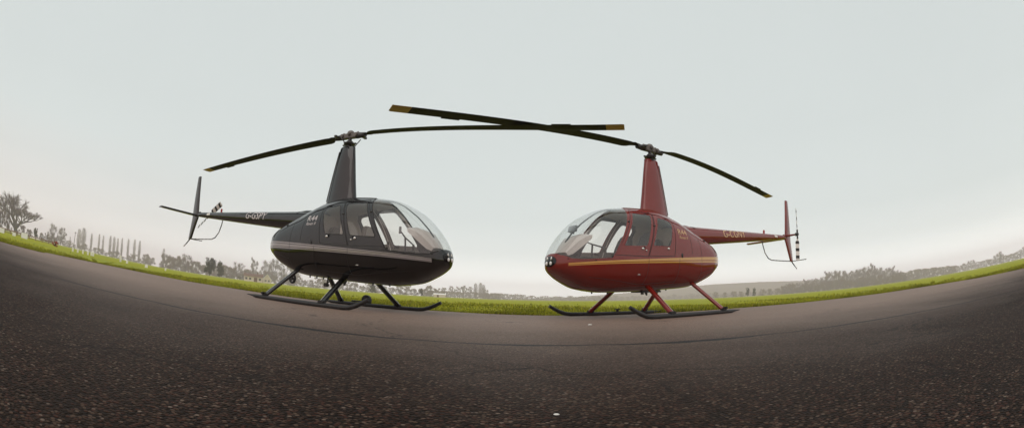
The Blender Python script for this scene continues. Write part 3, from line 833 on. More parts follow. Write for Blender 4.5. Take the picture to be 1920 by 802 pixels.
# tarmac
def tarmac_mat():
    m, t, p = newmat('worn_tarmac')
    tc = t.node('ShaderNodeTexCoord').outputs['Object']
    s = t.node('ShaderNodeSeparateXYZ'); t.lk(tc, s.inputs[0])
    v = t.node('ShaderNodeTexVoronoi'); v.inputs['Scale'].default_value = 92; v.inputs['Randomness'].default_value = 1.0; t.lk(tc, v.inputs['Vector'])
    v2 = t.node('ShaderNodeTexVoronoi'); v2.inputs['Scale'].default_value = 190; t.lk(tc, v2.inputs['Vector'])
    cs = t.node('ShaderNodeSeparateColor'); t.lk(v.outputs['Color'], cs.inputs[0])
    stone = t.ramp(cs.outputs[0], [(0.0, (0.006, 0.0034, 0.0024)), (0.40, (0.019, 0.0112, 0.0078)), (0.75, (0.052, 0.030, 0.020)), (0.95, (0.115, 0.074, 0.053)), (1.0, (0.20, 0.15, 0.12))])
    redd = t.mix(t.math('GREATER_THAN', cs.outputs[1], 0.82), stone, (0.06, 0.026, 0.018))
    gap = t.ramp(v.outputs['Distance'], [(0.38, (1, 1, 1)), (0.72, (0, 0, 0))])
    col = t.mix(gap, (0.005, 0.0035, 0.003), redd)
    big = t.noise(tc, 0.55, 5, 0.6); mid = t.noise(tc, 5.0, 4)
    col = t.mix(t.math('MULTIPLY', t.ramp(big, [(0.35, (0, 0, 0)), (0.7, (1, 1, 1))]), 0.35), col, (0.045, 0.031, 0.024))
    col = t.mix(t.math('MULTIPLY', t.ramp(mid, [(0.5, (0, 0, 0)), (0.75, (1, 1, 1))]), 0.30), col, (0.022, 0.017, 0.015))
    stain = t.noise(tc, 0.9, 3, .7)
    col = t.mix(t.math('MULTIPLY', t.ramp(stain, [(0.58, (0, 0, 0)), (0.68, (1, 1, 1))]), 0.45), col, (0.012, 0.009, 0.0075))
    # paving joint that crosses the stand: y = 2.95 - 0.0021 x^4, with a ragged edge
    x2 = t.math('MULTIPLY', s.outputs['X'], s.outputs['X']); x4 = t.math('MULTIPLY', x2, x2)
    line = t.math('MULTIPLY_ADD', x4, -0.0021, 2.95)
    wob = t.math('MULTIPLY_ADD', t.noise(tc, 2.2, 5), 0.16, -0.08)
    dy = t.math('ABSOLUTE', t.math('ADD', t.math('SUBTRACT', s.outputs['Y'], line), wob))
    wid = t.math('MULTIPLY_ADD', t.noise(tc, 1.1, 3), 0.14, -0.03)
    crack = t.math('LESS_THAN', dy, wid)
    # fine ragged cracks in the old surface
    wv = t.node('ShaderNodeVectorMath', operation='ADD'); nz = t.node('ShaderNodeTexNoise'); nz.inputs['Scale'].default_value = 1.3; nz.inputs['Detail'].default_value = 5
    t.lk(tc, nz.inputs['Vector']); sc_ = t.node('ShaderNodeVectorMath', operation='SCALE'); t.lk(nz.outputs['Color'], sc_.inputs[0]); sc_.inputs['Scale'].default_value = 0.9
    t.lk(tc, wv.inputs[0]); t.lk(sc_.outputs[0], wv.inputs[1])
    ve = t.node('ShaderNodeTexVoronoi', feature='DISTANCE_TO_EDGE'); ve.inputs['Scale'].default_value = 0.28; t.lk(wv.outputs[0], ve.inputs['Vector'])
    hair = t.math('LESS_THAN', ve.outputs['Distance'], t.math('MULTIPLY_ADD', t.noise(tc, 0.8, 3), 0.013, -0.0045))
    col = t.mix(t.math('MULTIPLY', hair, 0.6), col, (0.008, 0.006, 0.005))
    col = t.mix(crack, col, (0.006, 0.005, 0.005))
    # grazing sheen put into the colour: far tarmac painted lighter, near left dark
    # the painted sheen grows along y, with a ragged noise edge
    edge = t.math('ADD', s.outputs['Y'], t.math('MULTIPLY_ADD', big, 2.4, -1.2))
    far_sheen = t.node('ShaderNodeMapRange', interpolation_type='SMOOTHSTEP'); t.lk(edge, far_sheen.inputs[0])
    far_sheen.inputs[1].default_value = 0.7; far_sheen.inputs[2].default_value = 6.5; far_sheen.inputs[3].default_value = 0.0; far_sheen.inputs[4].default_value = 0.88
    col = t.mix(t.math('MULTIPLY', far_sheen.outputs[0], t.math('SUBTRACT', 1.0, t.math('MAXIMUM', crack, t.math('MULTIPLY', hair, .6)))), col, t.mix(cs.outputs[0], (0.155, 0.102, 0.074), (0.31, 0.210, 0.158)))
    t.lk(col, p.inputs['Base Color'])
    p.inputs['Roughness'].default_value = 0.62; t.lk(t.math('MULTIPLY_ADD', far_sheen.outputs[0], 0.50, 0.03), p.inputs['Specular IOR Level'])
    hgt = t.math('ADD', t.math('MULTIPLY', t.math('SUBTRACT', 1.0, v.outputs['Distance']), t.math('MULTIPLY_ADD', cs.outputs[2], 0.8, 0.4)), t.math('MULTIPLY', v2.outputs['Distance'], -0.25))
    hgt = t.math('SUBTRACT', hgt, t.math('MULTIPLY', crack, 1.5))
    b = t.node('ShaderNodeBump'); b.inputs['Strength'].default_value = 0.9; b.inputs['Distance'].default_value = 0.008
    t.lk(hgt, b.inputs['Height']); t.lk(b.outputs[0], p.inputs['Normal'])
    return m
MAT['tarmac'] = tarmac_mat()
m = MB()
random.seed(3)
ed = [(p.x + random.uniform(-.05, .05), p.y + random.uniform(-.05, .05)) for p in EC]
n = len(ed)
m.add([(x, y, 0.004) for x, y in ed], [tuple(range(n))[::-1]])
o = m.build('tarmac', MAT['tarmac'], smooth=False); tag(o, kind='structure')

# chips and litter lying on the tarmac
def pebble(x, y, s, label):
    m = MB(); random.seed(int(abs(x) * 1000))
    ring = []
    for h, k in ((0, .8), (.35, 1.0), (.8, .6)):
        ring.append([(x + s * k * math.cos(a) * random.uniform(.8, 1.2) * 1.5, y + s * k * math.sin(a) * random.uniform(.8, 1.2), .006 + h * s * .8) for a in np.linspace(0, 2 * math.pi, 9)[:-1]])
    m.loft(ring); tag(m.build('stone_chip', MAT['white'], smooth=False), label, 'stone chip')
pebble(.125, 1.12, .0055, 'small white chip on the dark tarmac near the bottom edge')
pebble(.96, 5.35, .018, 'pale chip on the tarmac in front of the red helicopter skid')

# grass verge of single blades
def verge():
    P = np.array([(p.x, p.y) for p in EC if p.y > 2.5])
    seg = np.diff(P, axis=0); L = np.hypot(*seg.T); cum = np.concatenate([[0], np.cumsum(L)])
    N = 105000
    s = rng.uniform(0, cum[-1], N); i = np.clip(np.searchsorted(cum, s) - 1, 0, len(L) - 1)
    t = ((s - cum[i]) / L[i])[:, None]
    base = P[i] * (1 - t) + P[i + 1] * t
    nrm = np.stack([-seg[i, 1], seg[i, 0]], 1) / L[i][:, None]
    dep = rng.gamma(1.0, 3.2, N) - 0.03
    edge_w = (rng.random(N) < .35); dep = np.where(edge_w, rng.uniform(-.06, .5, N), dep)
    xy = base + nrm * dep[:, None]
    inside_t = inside([(a, b) for a, b in ed], xy[:, 0], xy[:, 1])
    keep = ~inside_t | (dep < .05)
    xy, dep, s = xy[keep], dep[keep], s[keep]; N = len(xy)
    z = terrain(xy[:, 0], xy[:, 1])
    lump = .75 + .35 * np.sin(s * 1.7) + .3 * np.sin(s * .61 + 1.3) + .25 * np.sin(xy[:, 0] * 3.1 + xy[:, 1] * 2.3)
    h = rng.uniform(.035, .085, N) * np.clip(lump, .4, 1.6) * (1 + np.clip(dep, 0, 3) * .12)
    w = rng.uniform(.006, .014, N) * (1 + dep * .08)
    a = rng.uniform(0, 2 * math.pi, N); lean = rng.normal(0, .45, (N, 2)) * h[:, None]
    d = np.stack([np.cos(a), np.sin(a)], 1) * w[:, None]
    z0 = z - .005
    V = np.empty((N, 5, 3), np.float32)
    V[:, 0] = np.c_[xy - d, z0]; V[:, 1] = np.c_[xy + d, z0]
    V[:, 2] = np.c_[xy - d * .7 + lean * .35, z0 + h * .6]; V[:, 3] = np.c_[xy + d * .7 + lean * .35, z0 + h * .6]
    V[:, 4] = np.c_[xy + lean, z0 + h]
    k = np.arange(N)[:, None] * 5
    F = np.concatenate([k + [0, 1, 3], k + [0, 3, 2], k + [2, 3, 4]])
    return V.reshape(-1, 3), F
def blade_mat():
    m, t, p = newmat('grass_blades')
    g = t.node('ShaderNodeNewGeometry'); tc = t.node('ShaderNodeTexCoord').outputs['Object']
    n = t.noise(tc, 1.4, 4)
    c = t.ramp(g.outputs['Random Per Island'], [(0, (0.09, 0.105, 0.008)), (.5, (0.26, 0.27, 0.014)), (.85, (0.42, 0.40, 0.024)), (1, (0.28, 0.20, 0.08))])
    c = t.mix(t.math('MULTIPLY', t.ramp(n, [(.4, (0, 0, 0)), (.7, (1, 1, 1))]), .5), c, (0.13, 0.155, 0.012))
    t.lk(c, p.inputs['Base Color']); p.inputs['Roughness'].default_value = .7; p.inputs['Specular IOR Level'].default_value = .2
    tr = t.node('ShaderNodeBsdfTranslucent'); t.lk(c, tr.inputs[0])
    mx = t.node('ShaderNodeMixShader'); mx.inputs[0].default_value = .35
    t.lk(p.outputs[0], mx.inputs[1]); t.lk(tr.outputs[0], mx.inputs[2]); t.lk(mx.outputs[0], t.n['Material Output'].inputs['Surface'])
    return m
MAT['grass_blades'] = blade_mat()
V, F = verge()
o = np_mesh('grass', V, F, MAT['grass_blades']); tag(o, kind='stuff')

# ------------------------------------------------------------------ trees
def bark(name, col):
    m, t, p = newmat(name)
    tc = t.node('ShaderNodeTexCoord').outputs['Object']; oi = t.node('ShaderNodeObjectInfo')
    n = t.noise(tc, 3.0, 4)
    c = t.mix(n, tuple(c * .7 for c in col), tuple(c * 1.25 for c in col))
    c = t.mix(t.math('MULTIPLY', oi.outputs['Random'], .35), c, tuple(q * f for q, f in zip(col, (1.25, 1.05, .85))))
    t.lk(c, p.inputs['Base Color']); p.inputs['Roughness'].default_value = .9; p.inputs['Specular IOR Level'].default_value = .1
    return m
MAT['bark'] = bark('bark', (0.075, 0.058, 0.050))
MAT['twig'] = bark('winter_twigs', (0.085, 0.053, 0.044))
MAT['twig_grey'] = bark('grey_twigs', (0.085, 0.057, 0.050))
MAT['brush'] = bark('brown_brush', (0.105, 0.066, 0.042))
MAT['evergreen'] = bark('evergreen_leaves', (0.040, 0.050, 0.034))
MAT['olive'] = bark('olive_leaves', (0.10, 0.10, 0.05))

def slivers(P, D, L, W, seed=0):
    """thin three sided twigs: P start, D unit direction, L length, W width"""
    r = np.random.default_rng(seed); n = len(P)
    a = np.cross(D, r.normal(size=(n, 3))); a /= np.linalg.norm(a, axis=1)[:, None] + 1e-9; b = np.cross(D, a)
    V = np.empty((n, 4, 3))
    V[:, 0] = P + a * W[:, None]; V[:, 1] = P - a * W[:, None] * .5 + b * W[:, None] * .87; V[:, 2] = P - a * W[:, None] * .5 - b * W[:, None] * .87
    V[:, 3] = P + D * L[:, None]
    k = np.arange(n)[:, None] * 4
    F = np.concatenate([k + [0, 1, 3], k + [1, 2, 3], k + [2, 0, 3]])
    return V.reshape(-1, 3), F

def skeleton(seed, H, spread, trunk_frac=.22, levels=4, r0=.035, lean=0.0):
    """returns limbs [(points, radii)] and twig starts; H total height"""
    r = random.Random(seed); limbs = []; tips = []
    def grow(p, d, L, rad, lev):
        n = 3; pts = [p]; q = p; dd = d.copy()
        for i in range(n):
            dd = (dd + Vector((r.gauss(0, .16), r.gauss(0, .16), r.gauss(.05, .08)))).normalized()
            q = q + dd * L / n; pts.append(q)
        limbs.append((pts, [rad, rad * .85, rad * .72, rad * .55]))
        if lev >= levels:
            tips.append((q, dd, L)); tips.append((pts[1], dd, L)); tips.append((pts[2], dd, L)); return
        nchild = (6 if lev == 0 else 4)
        a0 = r.random() * 6.28
        for k in range(nchild):
            ang = a0 + k * 2.4 + r.gauss(0, .3)
            out = Vector((math.cos(ang), math.sin(ang), 0))
            tilt = (r.uniform(.35, 1.0) if lev == 0 else r.uniform(.5, 1.0)) * spread
            base = dd if lev else Vector((0, 0, 1))
            nd = (base * (1 - .3 * tilt) + out * tilt + Vector((0, 0, .10))).normalized()
            t = 1.0 if k == 0 else r.uniform(.45, 1.0)
            st = pts[1 + min(n - 1, int(t * n))] if t < 1 else q
            if k == 0: nd = (dd + out * .25).normalized()
            grow(st, nd, L * (r.uniform(1.15, 1.5) if lev == 0 else r.uniform(.55, .78)), rad * (.62 if k == 0 else .48), lev + 1)
    grow(Vector((0, 0, -.3)), Vector((lean, 0, 1)).normalized(), H * trunk_frac + .3, H * r0, 0)
    return limbs, tips

def tree_meshes(seed, H, spread, mat_twig, trunk_frac=.22, levels=4, twigs=5, tw=.025, r0=.03, lean=0.0, tl=.11):
    limbs, tips = skeleton(seed, H, spread, trunk_frac, levels, r0, lean)
    top = max(p.z for ps, rs in limbs for p in ps); k = H / top * .93
    m = MB()
    for ps, rs in limbs: m.tube([p * k for p in ps], [max(r * k, tw * 1.2) for r in rs], 5, cap=False)
    r = np.random.default_rng(seed)
    P = []; D = []; L = []
    for (e, d, l) in tips:
        for _ in range(twigs):
            dd = np.array(d[:]) + r.normal(0, .55, 3); dd[2] += .15; dd /= np.linalg.norm(dd)
            P.append(np.array(e[:]) * k + r.normal(0, .01, 3) * H); D.append(dd); L.append(H * tl * r.uniform(.5, 1.2))
    P, D, L = np.array(P), np.array(D), np.array(L)
    # side shoots
    n = len(P); t = r.uniform(.2, .9, (n * 2, 1)); j = r.integers(0, n, n * 2)
    P2 = P[j] + D[j] * L[j][:, None] * t; D2 = D[j] + r.normal(0, .6, (n * 2, 3)); D2 /= np.linalg.norm(D2, axis=1)[:, None]
    P = np.concatenate([P, P2]); D = np.concatenate([D, D2]); L = np.concatenate([L, L[j] * .55])
    V, F = slivers(P, D, L, np.full(len(P), tw), seed)
    mo = m.build('trunk', MAT['bark'], None, fix=False); co = np_mesh('crown', V, F, mat_twig)
    me1, me2 = mo.data, co.data
    bpy.data.objects.remove(mo); bpy.data.objects.remove(co)
    return me1, me2

def poplar_meshes(seed, H, wid, tw=.035, n=340):
    r = np.random.default_rng(seed); m = MB()
    m.tube([(0, 0, -.3), (0, 0, H * .5), (0, 0, H * .92)], [H * .022, H * .014, .03], 6)
    P = []; D = []; L = []
    for _ in range(n):
        h = H * r.uniform(.06, .97); a = r.uniform(0, 2 * math.pi); t = h / H
        w = wid * (.35 + .9 * t) * (1 - t) ** .45
        rr = w * math.sqrt(r.random()) * .9
        P.append((rr * math.cos(a), rr * math.sin(a), h)); dd = np.array((.32 * math.cos(a), .32 * math.sin(a), 1)) + r.normal(0, .16, 3); D.append(dd / np.linalg.norm(dd)); L.append(H * r.uniform(.06, .15) * (1.15 - .6 * t))
    for _ in range(26):
        h = H * r.uniform(.05, .6); a = r.uniform(0, 2 * math.pi); L_ = H * r.uniform(.12, .25)
        m.tube([(0, 0, h), (wid * .5 * math.cos(a), wid * .5 * math.sin(a), h + L_ * .6), (wid * .75 * math.cos(a), wid * .75 * math.sin(a), h + L_ * 1.3)], [.05, .04, .03], 4, cap=False)
    V, F = slivers(np.array(P), np.array(D), np.array(L), np.full(n, tw), seed)
    mo = m.build('trunk', MAT['bark'], None, fix=False); co = np_mesh('crown', V, F, MAT['twig_grey']); a, b = mo.data, co.data
    bpy.data.objects.remove(mo); bpy.data.objects.remove(co); return a, b

def leafy_meshes(seed, H, W, mat, n=2600, leaf=.16, clumps=26, low=.12, trunk=.05):
    """shrub or leafy tree: many small leaf faces in uneven clumps round short limbs"""
    r = np.random.default_rng(seed); m = MB()
    m.tube([(0, 0, -.3), (0, 0, H * .35), (.04 * H, 0, H * .7)], [H * trunk * .6, H * trunk * .4, .03], 6)
    C = []; S = []
    for _ in range(clumps):
        a = r.uniform(0, 2 * math.pi); h = r.uniform(low, .92); q = math.sqrt(max(0.05, 1 - ((h - .45) / .55) ** 2))
        rr = W * .5 * q * math.sqrt(r.random()) * .85
        C.append((rr * math.cos(a), rr * math.sin(a), h * H)); S.append(r.uniform(.10, .20) * min(W, H))
        m.tube([(0, 0, h * H * .4), C[-1]], [.035, .015], 4, cap=False)
    C, S = np.array(C), np.array(S)
    j = r.integers(0, clumps, n)
    d = r.normal(size=(n, 3)); d /= np.linalg.norm(d, axis=1)[:, None]
    P = C[j] + d * S[j][:, None] * r.uniform(.3, 1.1, (n, 1)) * [1, 1, .8]
    P[:, 2] = np.maximum(P[:, 2], .03)
    a = r.normal(size=(n, 3)); a /= np.linalg.norm(a, axis=1)[:, None]; b = np.cross(a, r.normal(size=(n, 3))); b /= np.linalg.norm(b, axis=1)[:, None]
    sz = (leaf * r.uniform(.6, 1.3, n))[:, None]
    V = np.stack([P - a * sz, P + b * sz * .45, P + a * sz, P - b * sz * .45], 1).reshape(-1, 3)
    F = np.arange(n)[:, None] * 4 + [0, 1, 2, 3]
    mo = m.build('trunk', MAT['bark'], None, fix=False); co = np_mesh('crown', V, F, mat); x, y = mo.data, co.data
    bpy.data.objects.remove(mo); bpy.data.objects.remove(co); return x, y

FAR = 2.8
def polar(az, dist):
    a = R(az); x, y = dist * math.sin(a), dist * math.cos(a)
    return x, y, float(terrain(x, y))

def plant(kind, meshes, az, dist, scale, label, cat, group=None, rot=None, parts=('trunk', 'crown')):
    x, y, z = polar(az, dist)
    e = empty(kind, (x, y, z - .05), random.uniform(0, 6.28) if rot is None else rot)
    if not hasattr(scale, '__len__'): scale = (scale,) * 3
    e.scale = scale
    tag(e, label, cat, group)
    for nm, me in zip(parts, meshes):
        link(bpy.data.objects.new(nm, me), e)
    return e

random.seed(11)
def crown_meshes(seed, H, W, mat, n=1300, tw=.03, clumps=22, low=.12, tl=.13, up=.5, dome=.45):
    """winter tree or scrub: a short trunk, limbs to many uneven clumps of fine twigs"""
    r = np.random.default_rng(seed); m = MB()
    m.tube([(0, 0, -.4), (.02 * H, 0, H * .3), (.03 * H, .02 * H, H * .62)], [H * .024, H * .017, .03], 6)
    C = []; S = []
    for q in range(clumps):
        a = q * 2.4 + r.normal(0, .4); h = r.uniform(low, .90)
        env = math.sqrt(max(.04, 1 - ((h - dome) / (1.0 - dome if h > dome else dome + .25)) ** 2))
        rr = W * .5 * env * r.uniform(.25, .92)
        C.append((rr * math.cos(a), rr * math.sin(a), h * H)); S.append(r.uniform(.11, .21) * min(W, H))
        b = h * H * r.uniform(.15, .5)
        m.tube([(.02 * H * b / H, 0, b), (C[-1][0] * .55, C[-1][1] * .55, b + (C[-1][2] - b) * .5), C[-1]], [H * .010, H * .007, H * .004], 4, cap=False)
    C, S = np.array(C), np.array(S); j = r.integers(0, clumps, n)
    d = r.normal(size=(n, 3)); d /= np.linalg.norm(d, axis=1)[:, None]
    P = C[j] + d * S[j][:, None] * r.uniform(0, .8, (n, 1))
    out = P - np.array([0, 0, H * .2]); out /= np.linalg.norm(out, axis=1)[:, None] + 1e-9
    D = out * .7 + r.normal(0, .5, (n, 3)) + [0, 0, up]; D /= np.linalg.norm(D, axis=1)[:, None]
    L = H * tl * r.uniform(.4, 1.1, n); P[:, 2] = np.maximum(P[:, 2], 0)
    V, F = slivers(P, D, L, np.full(n, tw), seed)
    mo = m.build('trunk', MAT['bark'], None, fix=False); co = np_mesh('crown', V, F, mat); a, b = mo.data, co.data
    bpy.data.objects.remove(mo); bpy.data.objects.remove(co); return a, b

BIG = tree_meshes(9, 9.0, 1.15, MAT['twig'], .13, 4, 4, .013, .045, tl=.06)
BARE = [crown_meshes(20 + k, 10.0, 9.5 + k * .6, MAT['twig_grey'], 4200, .034, 40, .08, .10, .22) for k in range(4)]
TALL = [crown_meshes(40 + k, 12.0, 7.0, MAT['twig_grey'], 2800, .034, 28, .10, .12, .8) for k in range(3)]
BUSHY = [crown_meshes(60 + k, 7.0, 9.0, MAT['brush'], 4200, .036, 38, .02, .14, .5, .25) for k in range(4)]
POP = [poplar_meshes(80 + k, 14.0, 2.3, .036, 1100) for k in range(4)]
EVER = [leafy_meshes(100 + k, 6.0, 5.0, MAT['evergreen'], 3000, .20, 34) for k in range(2)]
SHRUB = [leafy_meshes(120 + k, 2.6, 4.2, MAT['olive'], 1500, .16, 20, .1) for k in range(3)]
H_EYE = 0.302
def hgt(az, dist, el):        # real height of something whose top stands at elevation el (degrees)
    x, y, z = polar(az, dist); return H_EYE + dist * math.tan(R(el)) - z

def put(kind, meshes, H0, az, dist, el, label, cat, group=None, wid=1.0, rot=None):
    dist = dist * FAR
    s = max(.15, hgt(az, dist, el) / H0); return plant(kind, meshes, az, dist, (s * wid, s * wid, s), label, cat, group, rot)

# left side
put('bare_tree', BIG, 8.6, -69.3, 105, 4.35, 'big spreading bare tree rising behind the rail fence at the far left', 'tree', wid=1.75)
for k, (az, el, ds) in enumerate(((-75.5, 2.9, 95), (-73.6, 2.7, 100), (-72.2, 2.3, 98), (-70.9, 1.9, 104))):
    put('brown_thicket', BUSHY[k % 4], 6.6, az, ds, el, 'tall brown thicket at the left edge beside the big bare tree', 'bushes', 'brown thicket at the left edge', .8)
for k, (az, el) in enumerate(((-68.2, 1.25), (-67.0, 1.1), (-64.8, 1.0), (-63.9, 1.1))):
    put('hedge_bush', BUSHY[(k + 1) % 4], 6.6, az, 120, el, 'low bare brown hedge bush behind the rail fence', 'bushes', 'low brown hedge bushes behind the fence', 1.2)
put('evergreen_bush', EVER[0], 5.8, -65.8, 75, 1.45, 'small dark evergreen bush right of the big bare tree', 'bush', wid=.8)
put('bare_tree', BARE[0], 9.6, -63.0, 150, 2.35, 'rounded grey bare tree leaning, left one of the pair past the evergreen bush', 'tree', wid=.9)
put('bare_tree', BARE[1], 9.6, -61.5, 155, 2.2, 'denser grey bare tree, right one of the pair before the leaning pole', 'tree', wid=.9)
pops = [(-60.0, 1.6, 1), (-58.6, 2.55, 1.7), (-57.9, 2.7, 1.8), (-56.6, 2.4, .95), (-55.4, 2.65, .8), (-54.75, 2.5, .8), (-53.65, 2.7, 1), (-53.05, 2.75, 1.1), (-52.5, 2.5, .9), (-51.85, 2.65, .8), (-50.9, 2.7, .8), (-49.95, 2.8, .9), (-49.2, 2.6, .9)]
for k, (az, el, w) in enumerate(pops):
    put('poplar_tree', POP[k % 4], 14, az, 235 + 14 * math.sin(k * 1.9), el + random.uniform(-.16, .10), 'tall narrow bare poplar standing in the long hazy row', 'tree', 'row of hazy poplars on the left', w * .9)
put('poplar_tree', POP[1], 14, -45.6, 225, 2.35, 'lone narrow poplar beyond the black tail, apart from the long row', 'tree', None, 1.0)
for k, az in enumerate(np.arange(-63.5, -46.8, .85)):
    put('hedge_bush', BUSHY[k % 4], 6.6, az, 205 + 10 * math.sin(k * 3.1), .80 + .22 * math.sin(k * 2.1) + random.uniform(-.1, .1), 'low brown hedge bush at the foot of the poplar row', 'bushes', 'hedge below the poplars', 1.5)
put('round_bush', BUSHY[2], 6.6, -48.1, 200, 1.35, 'rounded grey bush closing the right end of the poplar row', 'bush', None, .8)
for k, az in enumerate(np.arange(-45.2, -33.0, .72)):
    el = float(np.interp(az, [-45, -42.7, -40.6, -39, -36.6, -34.5, -33], [1.6, 1.65, 1.35, 1.2, 1.5, 1.3, 1.3])) + random.uniform(-.15, .08)
    put('brown_scrub', (BUSHY + BARE[:1])[k % 5], 6.9, az, 165 + 8 * math.sin(k * 2.3), el, 'brown winter scrub below the black tail boom', 'bushes', 'brown scrub below the black tail boom', 1.1)
put('evergreen_tree', EVER[0], 5.8, -39.0, 70, 2.15, 'dark dense evergreen tree below the black tail boom, larger of two', 'tree', wid=1.0)
put('evergreen_tree', EVER[1], 5.8, -37.6, 76, 1.85, 'dark evergreen tree below the black tail boom, smaller right one of two', 'tree', wid=.75)
for k, az in enumerate((-36.6, -35.7, -34.9)):
    put('clipped_hedge', SHRUB[k], 2.5, az, 130, .42, 'low dark clipped hedge in front of the brown scrub', 'hedge', 'low dark hedge before the bungalow', .9)
put('bare_tree', TALL[0], 11.4, -33.0, 190, 2.9, 'tall loose bare tree behind the bungalow roof', 'tree', wid=.7)
for k, (az, el) in enumerate(((-31.4, 2.6), (-30.2, 2.9), (-28.9, 2.6), (-27.6, 2.4))):
    put('bare_tree', BARE[k], 9.6, az, 195, el, 'wide grey bare tree right of the bungalow, behind the black helicopter', 'tree', 'bare trees right of the bungalow', .8)
# behind and under the black helicopter
for k, az in enumerate(np.arange(-32.0, -8.0, .95)):
    put('brown_scrub', BUSHY[k % 4], 6.6, az, 185, 1.0 + .25 * math.sin(k * 1.7), 'hazy brown scrub seen between the black skids and belly', 'bushes', 'scrub under the black helicopter', 1.1)
put('evergreen_bush', EVER[1], 5.8, -17.3, 90, .95, 'dark bush between the black helicopter struts', 'bush', wid=1.2)
put('evergreen_bush', EVER[0], 5.8, -11.1, 95, .95, 'dark square bush right of the front black strut', 'bush', wid=.55)
# centre
for k, (az, el) in enumerate(((-9.2, 1.0), (-8.3, 1.2), (-7.4, 1.4), (-6.6, 1.45), (-5.8, 1.55), (-5.0, 1.45), (-3.1, 1.35))):
    put('bare_tree', TALL[k % 3], 11.4, az, 250, el, 'hazy bare tree in the clump between the two noses', 'tree', 'hazy clump between the two helicopters', 1.1)
for k, (az, el) in enumerate(((-4.3, 1.9), (-3.7, 2.0), (-3.3, 1.75))):
    put('poplar_tree', POP[k], 14, az, 248, el, 'upright poplar rising above the hazy clump between the two noses', 'tree', 'poplars above the central clump', 1.5)
for k, az in enumerate(np.arange(-10.5, -1.0, .7)):
    put('brown_scrub', BUSHY[k % 4], 6.6, az, 240, .72, 'pale scrub at the foot of the central clump', 'bushes', 'pale scrub below the central clump', 1.3)
for k, az in enumerate(np.arange(-2.6, 12.5, .6)):
    put('hedge_bush', BUSHY[k % 4], 6.6, az, 300, (.66 if az < 2 else .48) + .08 * math.sin(k * 2.3), 'faint far hedge bush left of the red helicopter nose', 'bushes', 'faint hedge behind the red nose', 1.5)
for k, az in enumerate(np.arange(12.6, 36, .75)):
    put('hedge_bush', BUSHY[(k + 2) % 4], 6.6, az, 320, .5 + .1 * math.sin(k * 1.9), 'faint far hedge bush seen below the red belly', 'bushes', 'faint hedge below the red belly', 1.5)
# right
for k, (az, el) in enumerate(((26.2, .7), (27.4, .6), (28.6, .72), (29.5, .6), (32.4, .75), (33.4, .7), (34.4, .78), (35.2, .9))):
    put('brown_scrub', BUSHY[k % 4], 6.6, az, 215, el, 'grey brown scrub right of the red tail end', 'bushes', 'scrub right of the red skids', 1.0)
put('evergreen_bush', EVER[0], 5.8, 30.4, 115, 1.05, 'dark bush right of the red rear strut, larger of two', 'bush', wid=.62)
put('evergreen_bush', EVER[1], 5.8, 31.3, 120, .98, 'dark bush right of the red rear strut, smaller of two', 'bush', wid=.6)
row = [(32.6, .79), (34.6, .73), (35.8, 1.17), (37.5, 1.31), (39, 1.52), (40.8, 1.69), (42, 2.23), (43.5, 2.23), (44.4, 1.8), (45.8, 2.14), (47.35, 2.3), (48.9, 1.95), (50.5, 1.72), (52.1, 1.15)]
ra, re_ = zip(*row)
for k, az in enumerate(np.arange(35.8, 52.4, .62)):
    el = float(np.interp(az, ra, re_)) + random.uniform(-.12, .08)
    put('wood_tree', (BARE + TALL[:1])[k % 5], 9.7, az, 225 + 12 * math.sin(k * 2.7), el, 'bare tree in the grey wood right of the red tail', 'tree', 'grey wood on the right', .95)
for k, az in enumerate(np.arange(35.4, 53.0, .9)):
    put('wood_bush', BUSHY[k % 4], 6.6, az, 205, .9 + .2 * math.sin(k * 2.2), 'brown bush along the front of the grey wood', 'bushes', 'bushes before the grey wood', 1.2)
for k, az in enumerate(np.arange(51.5, 60.2, .62)):
    el = float(np.interp(az, [51.5, 53.7, 55.4, 58.7, 60.2], [1.1, 1.08, 1.12, .95, .85]))
    put('wood_tree', BUSHY[k % 4], 6.6, az, 255, el + random.uniform(-.06, .05), 'low rounded hazy tree in the belt right of the grey wood', 'tree', 'low hazy belt on the right', 1.3)
for k, az in enumerate(np.arange(59.8, 78, .75)):
    el = float(np.interp(az, [59.6, 61.3, 64.9, 68.3, 70.6, 78], [.95, .85, .78, .95, .85, .9]))
    put('wood_tree', (BUSHY + BARE[:2])[k % 6], 7.2, az, 320, el + random.uniform(-.12, .12), 'very pale distant tree at the right end of the horizon', 'tree', 'pale distant trees at far right', 1.3)
put('conifer_tree', EVER[1], 5.8, 68.3, 300, 1.15, 'darker pointed tree standing above the pale far right trees', 'tree', wid=.55)
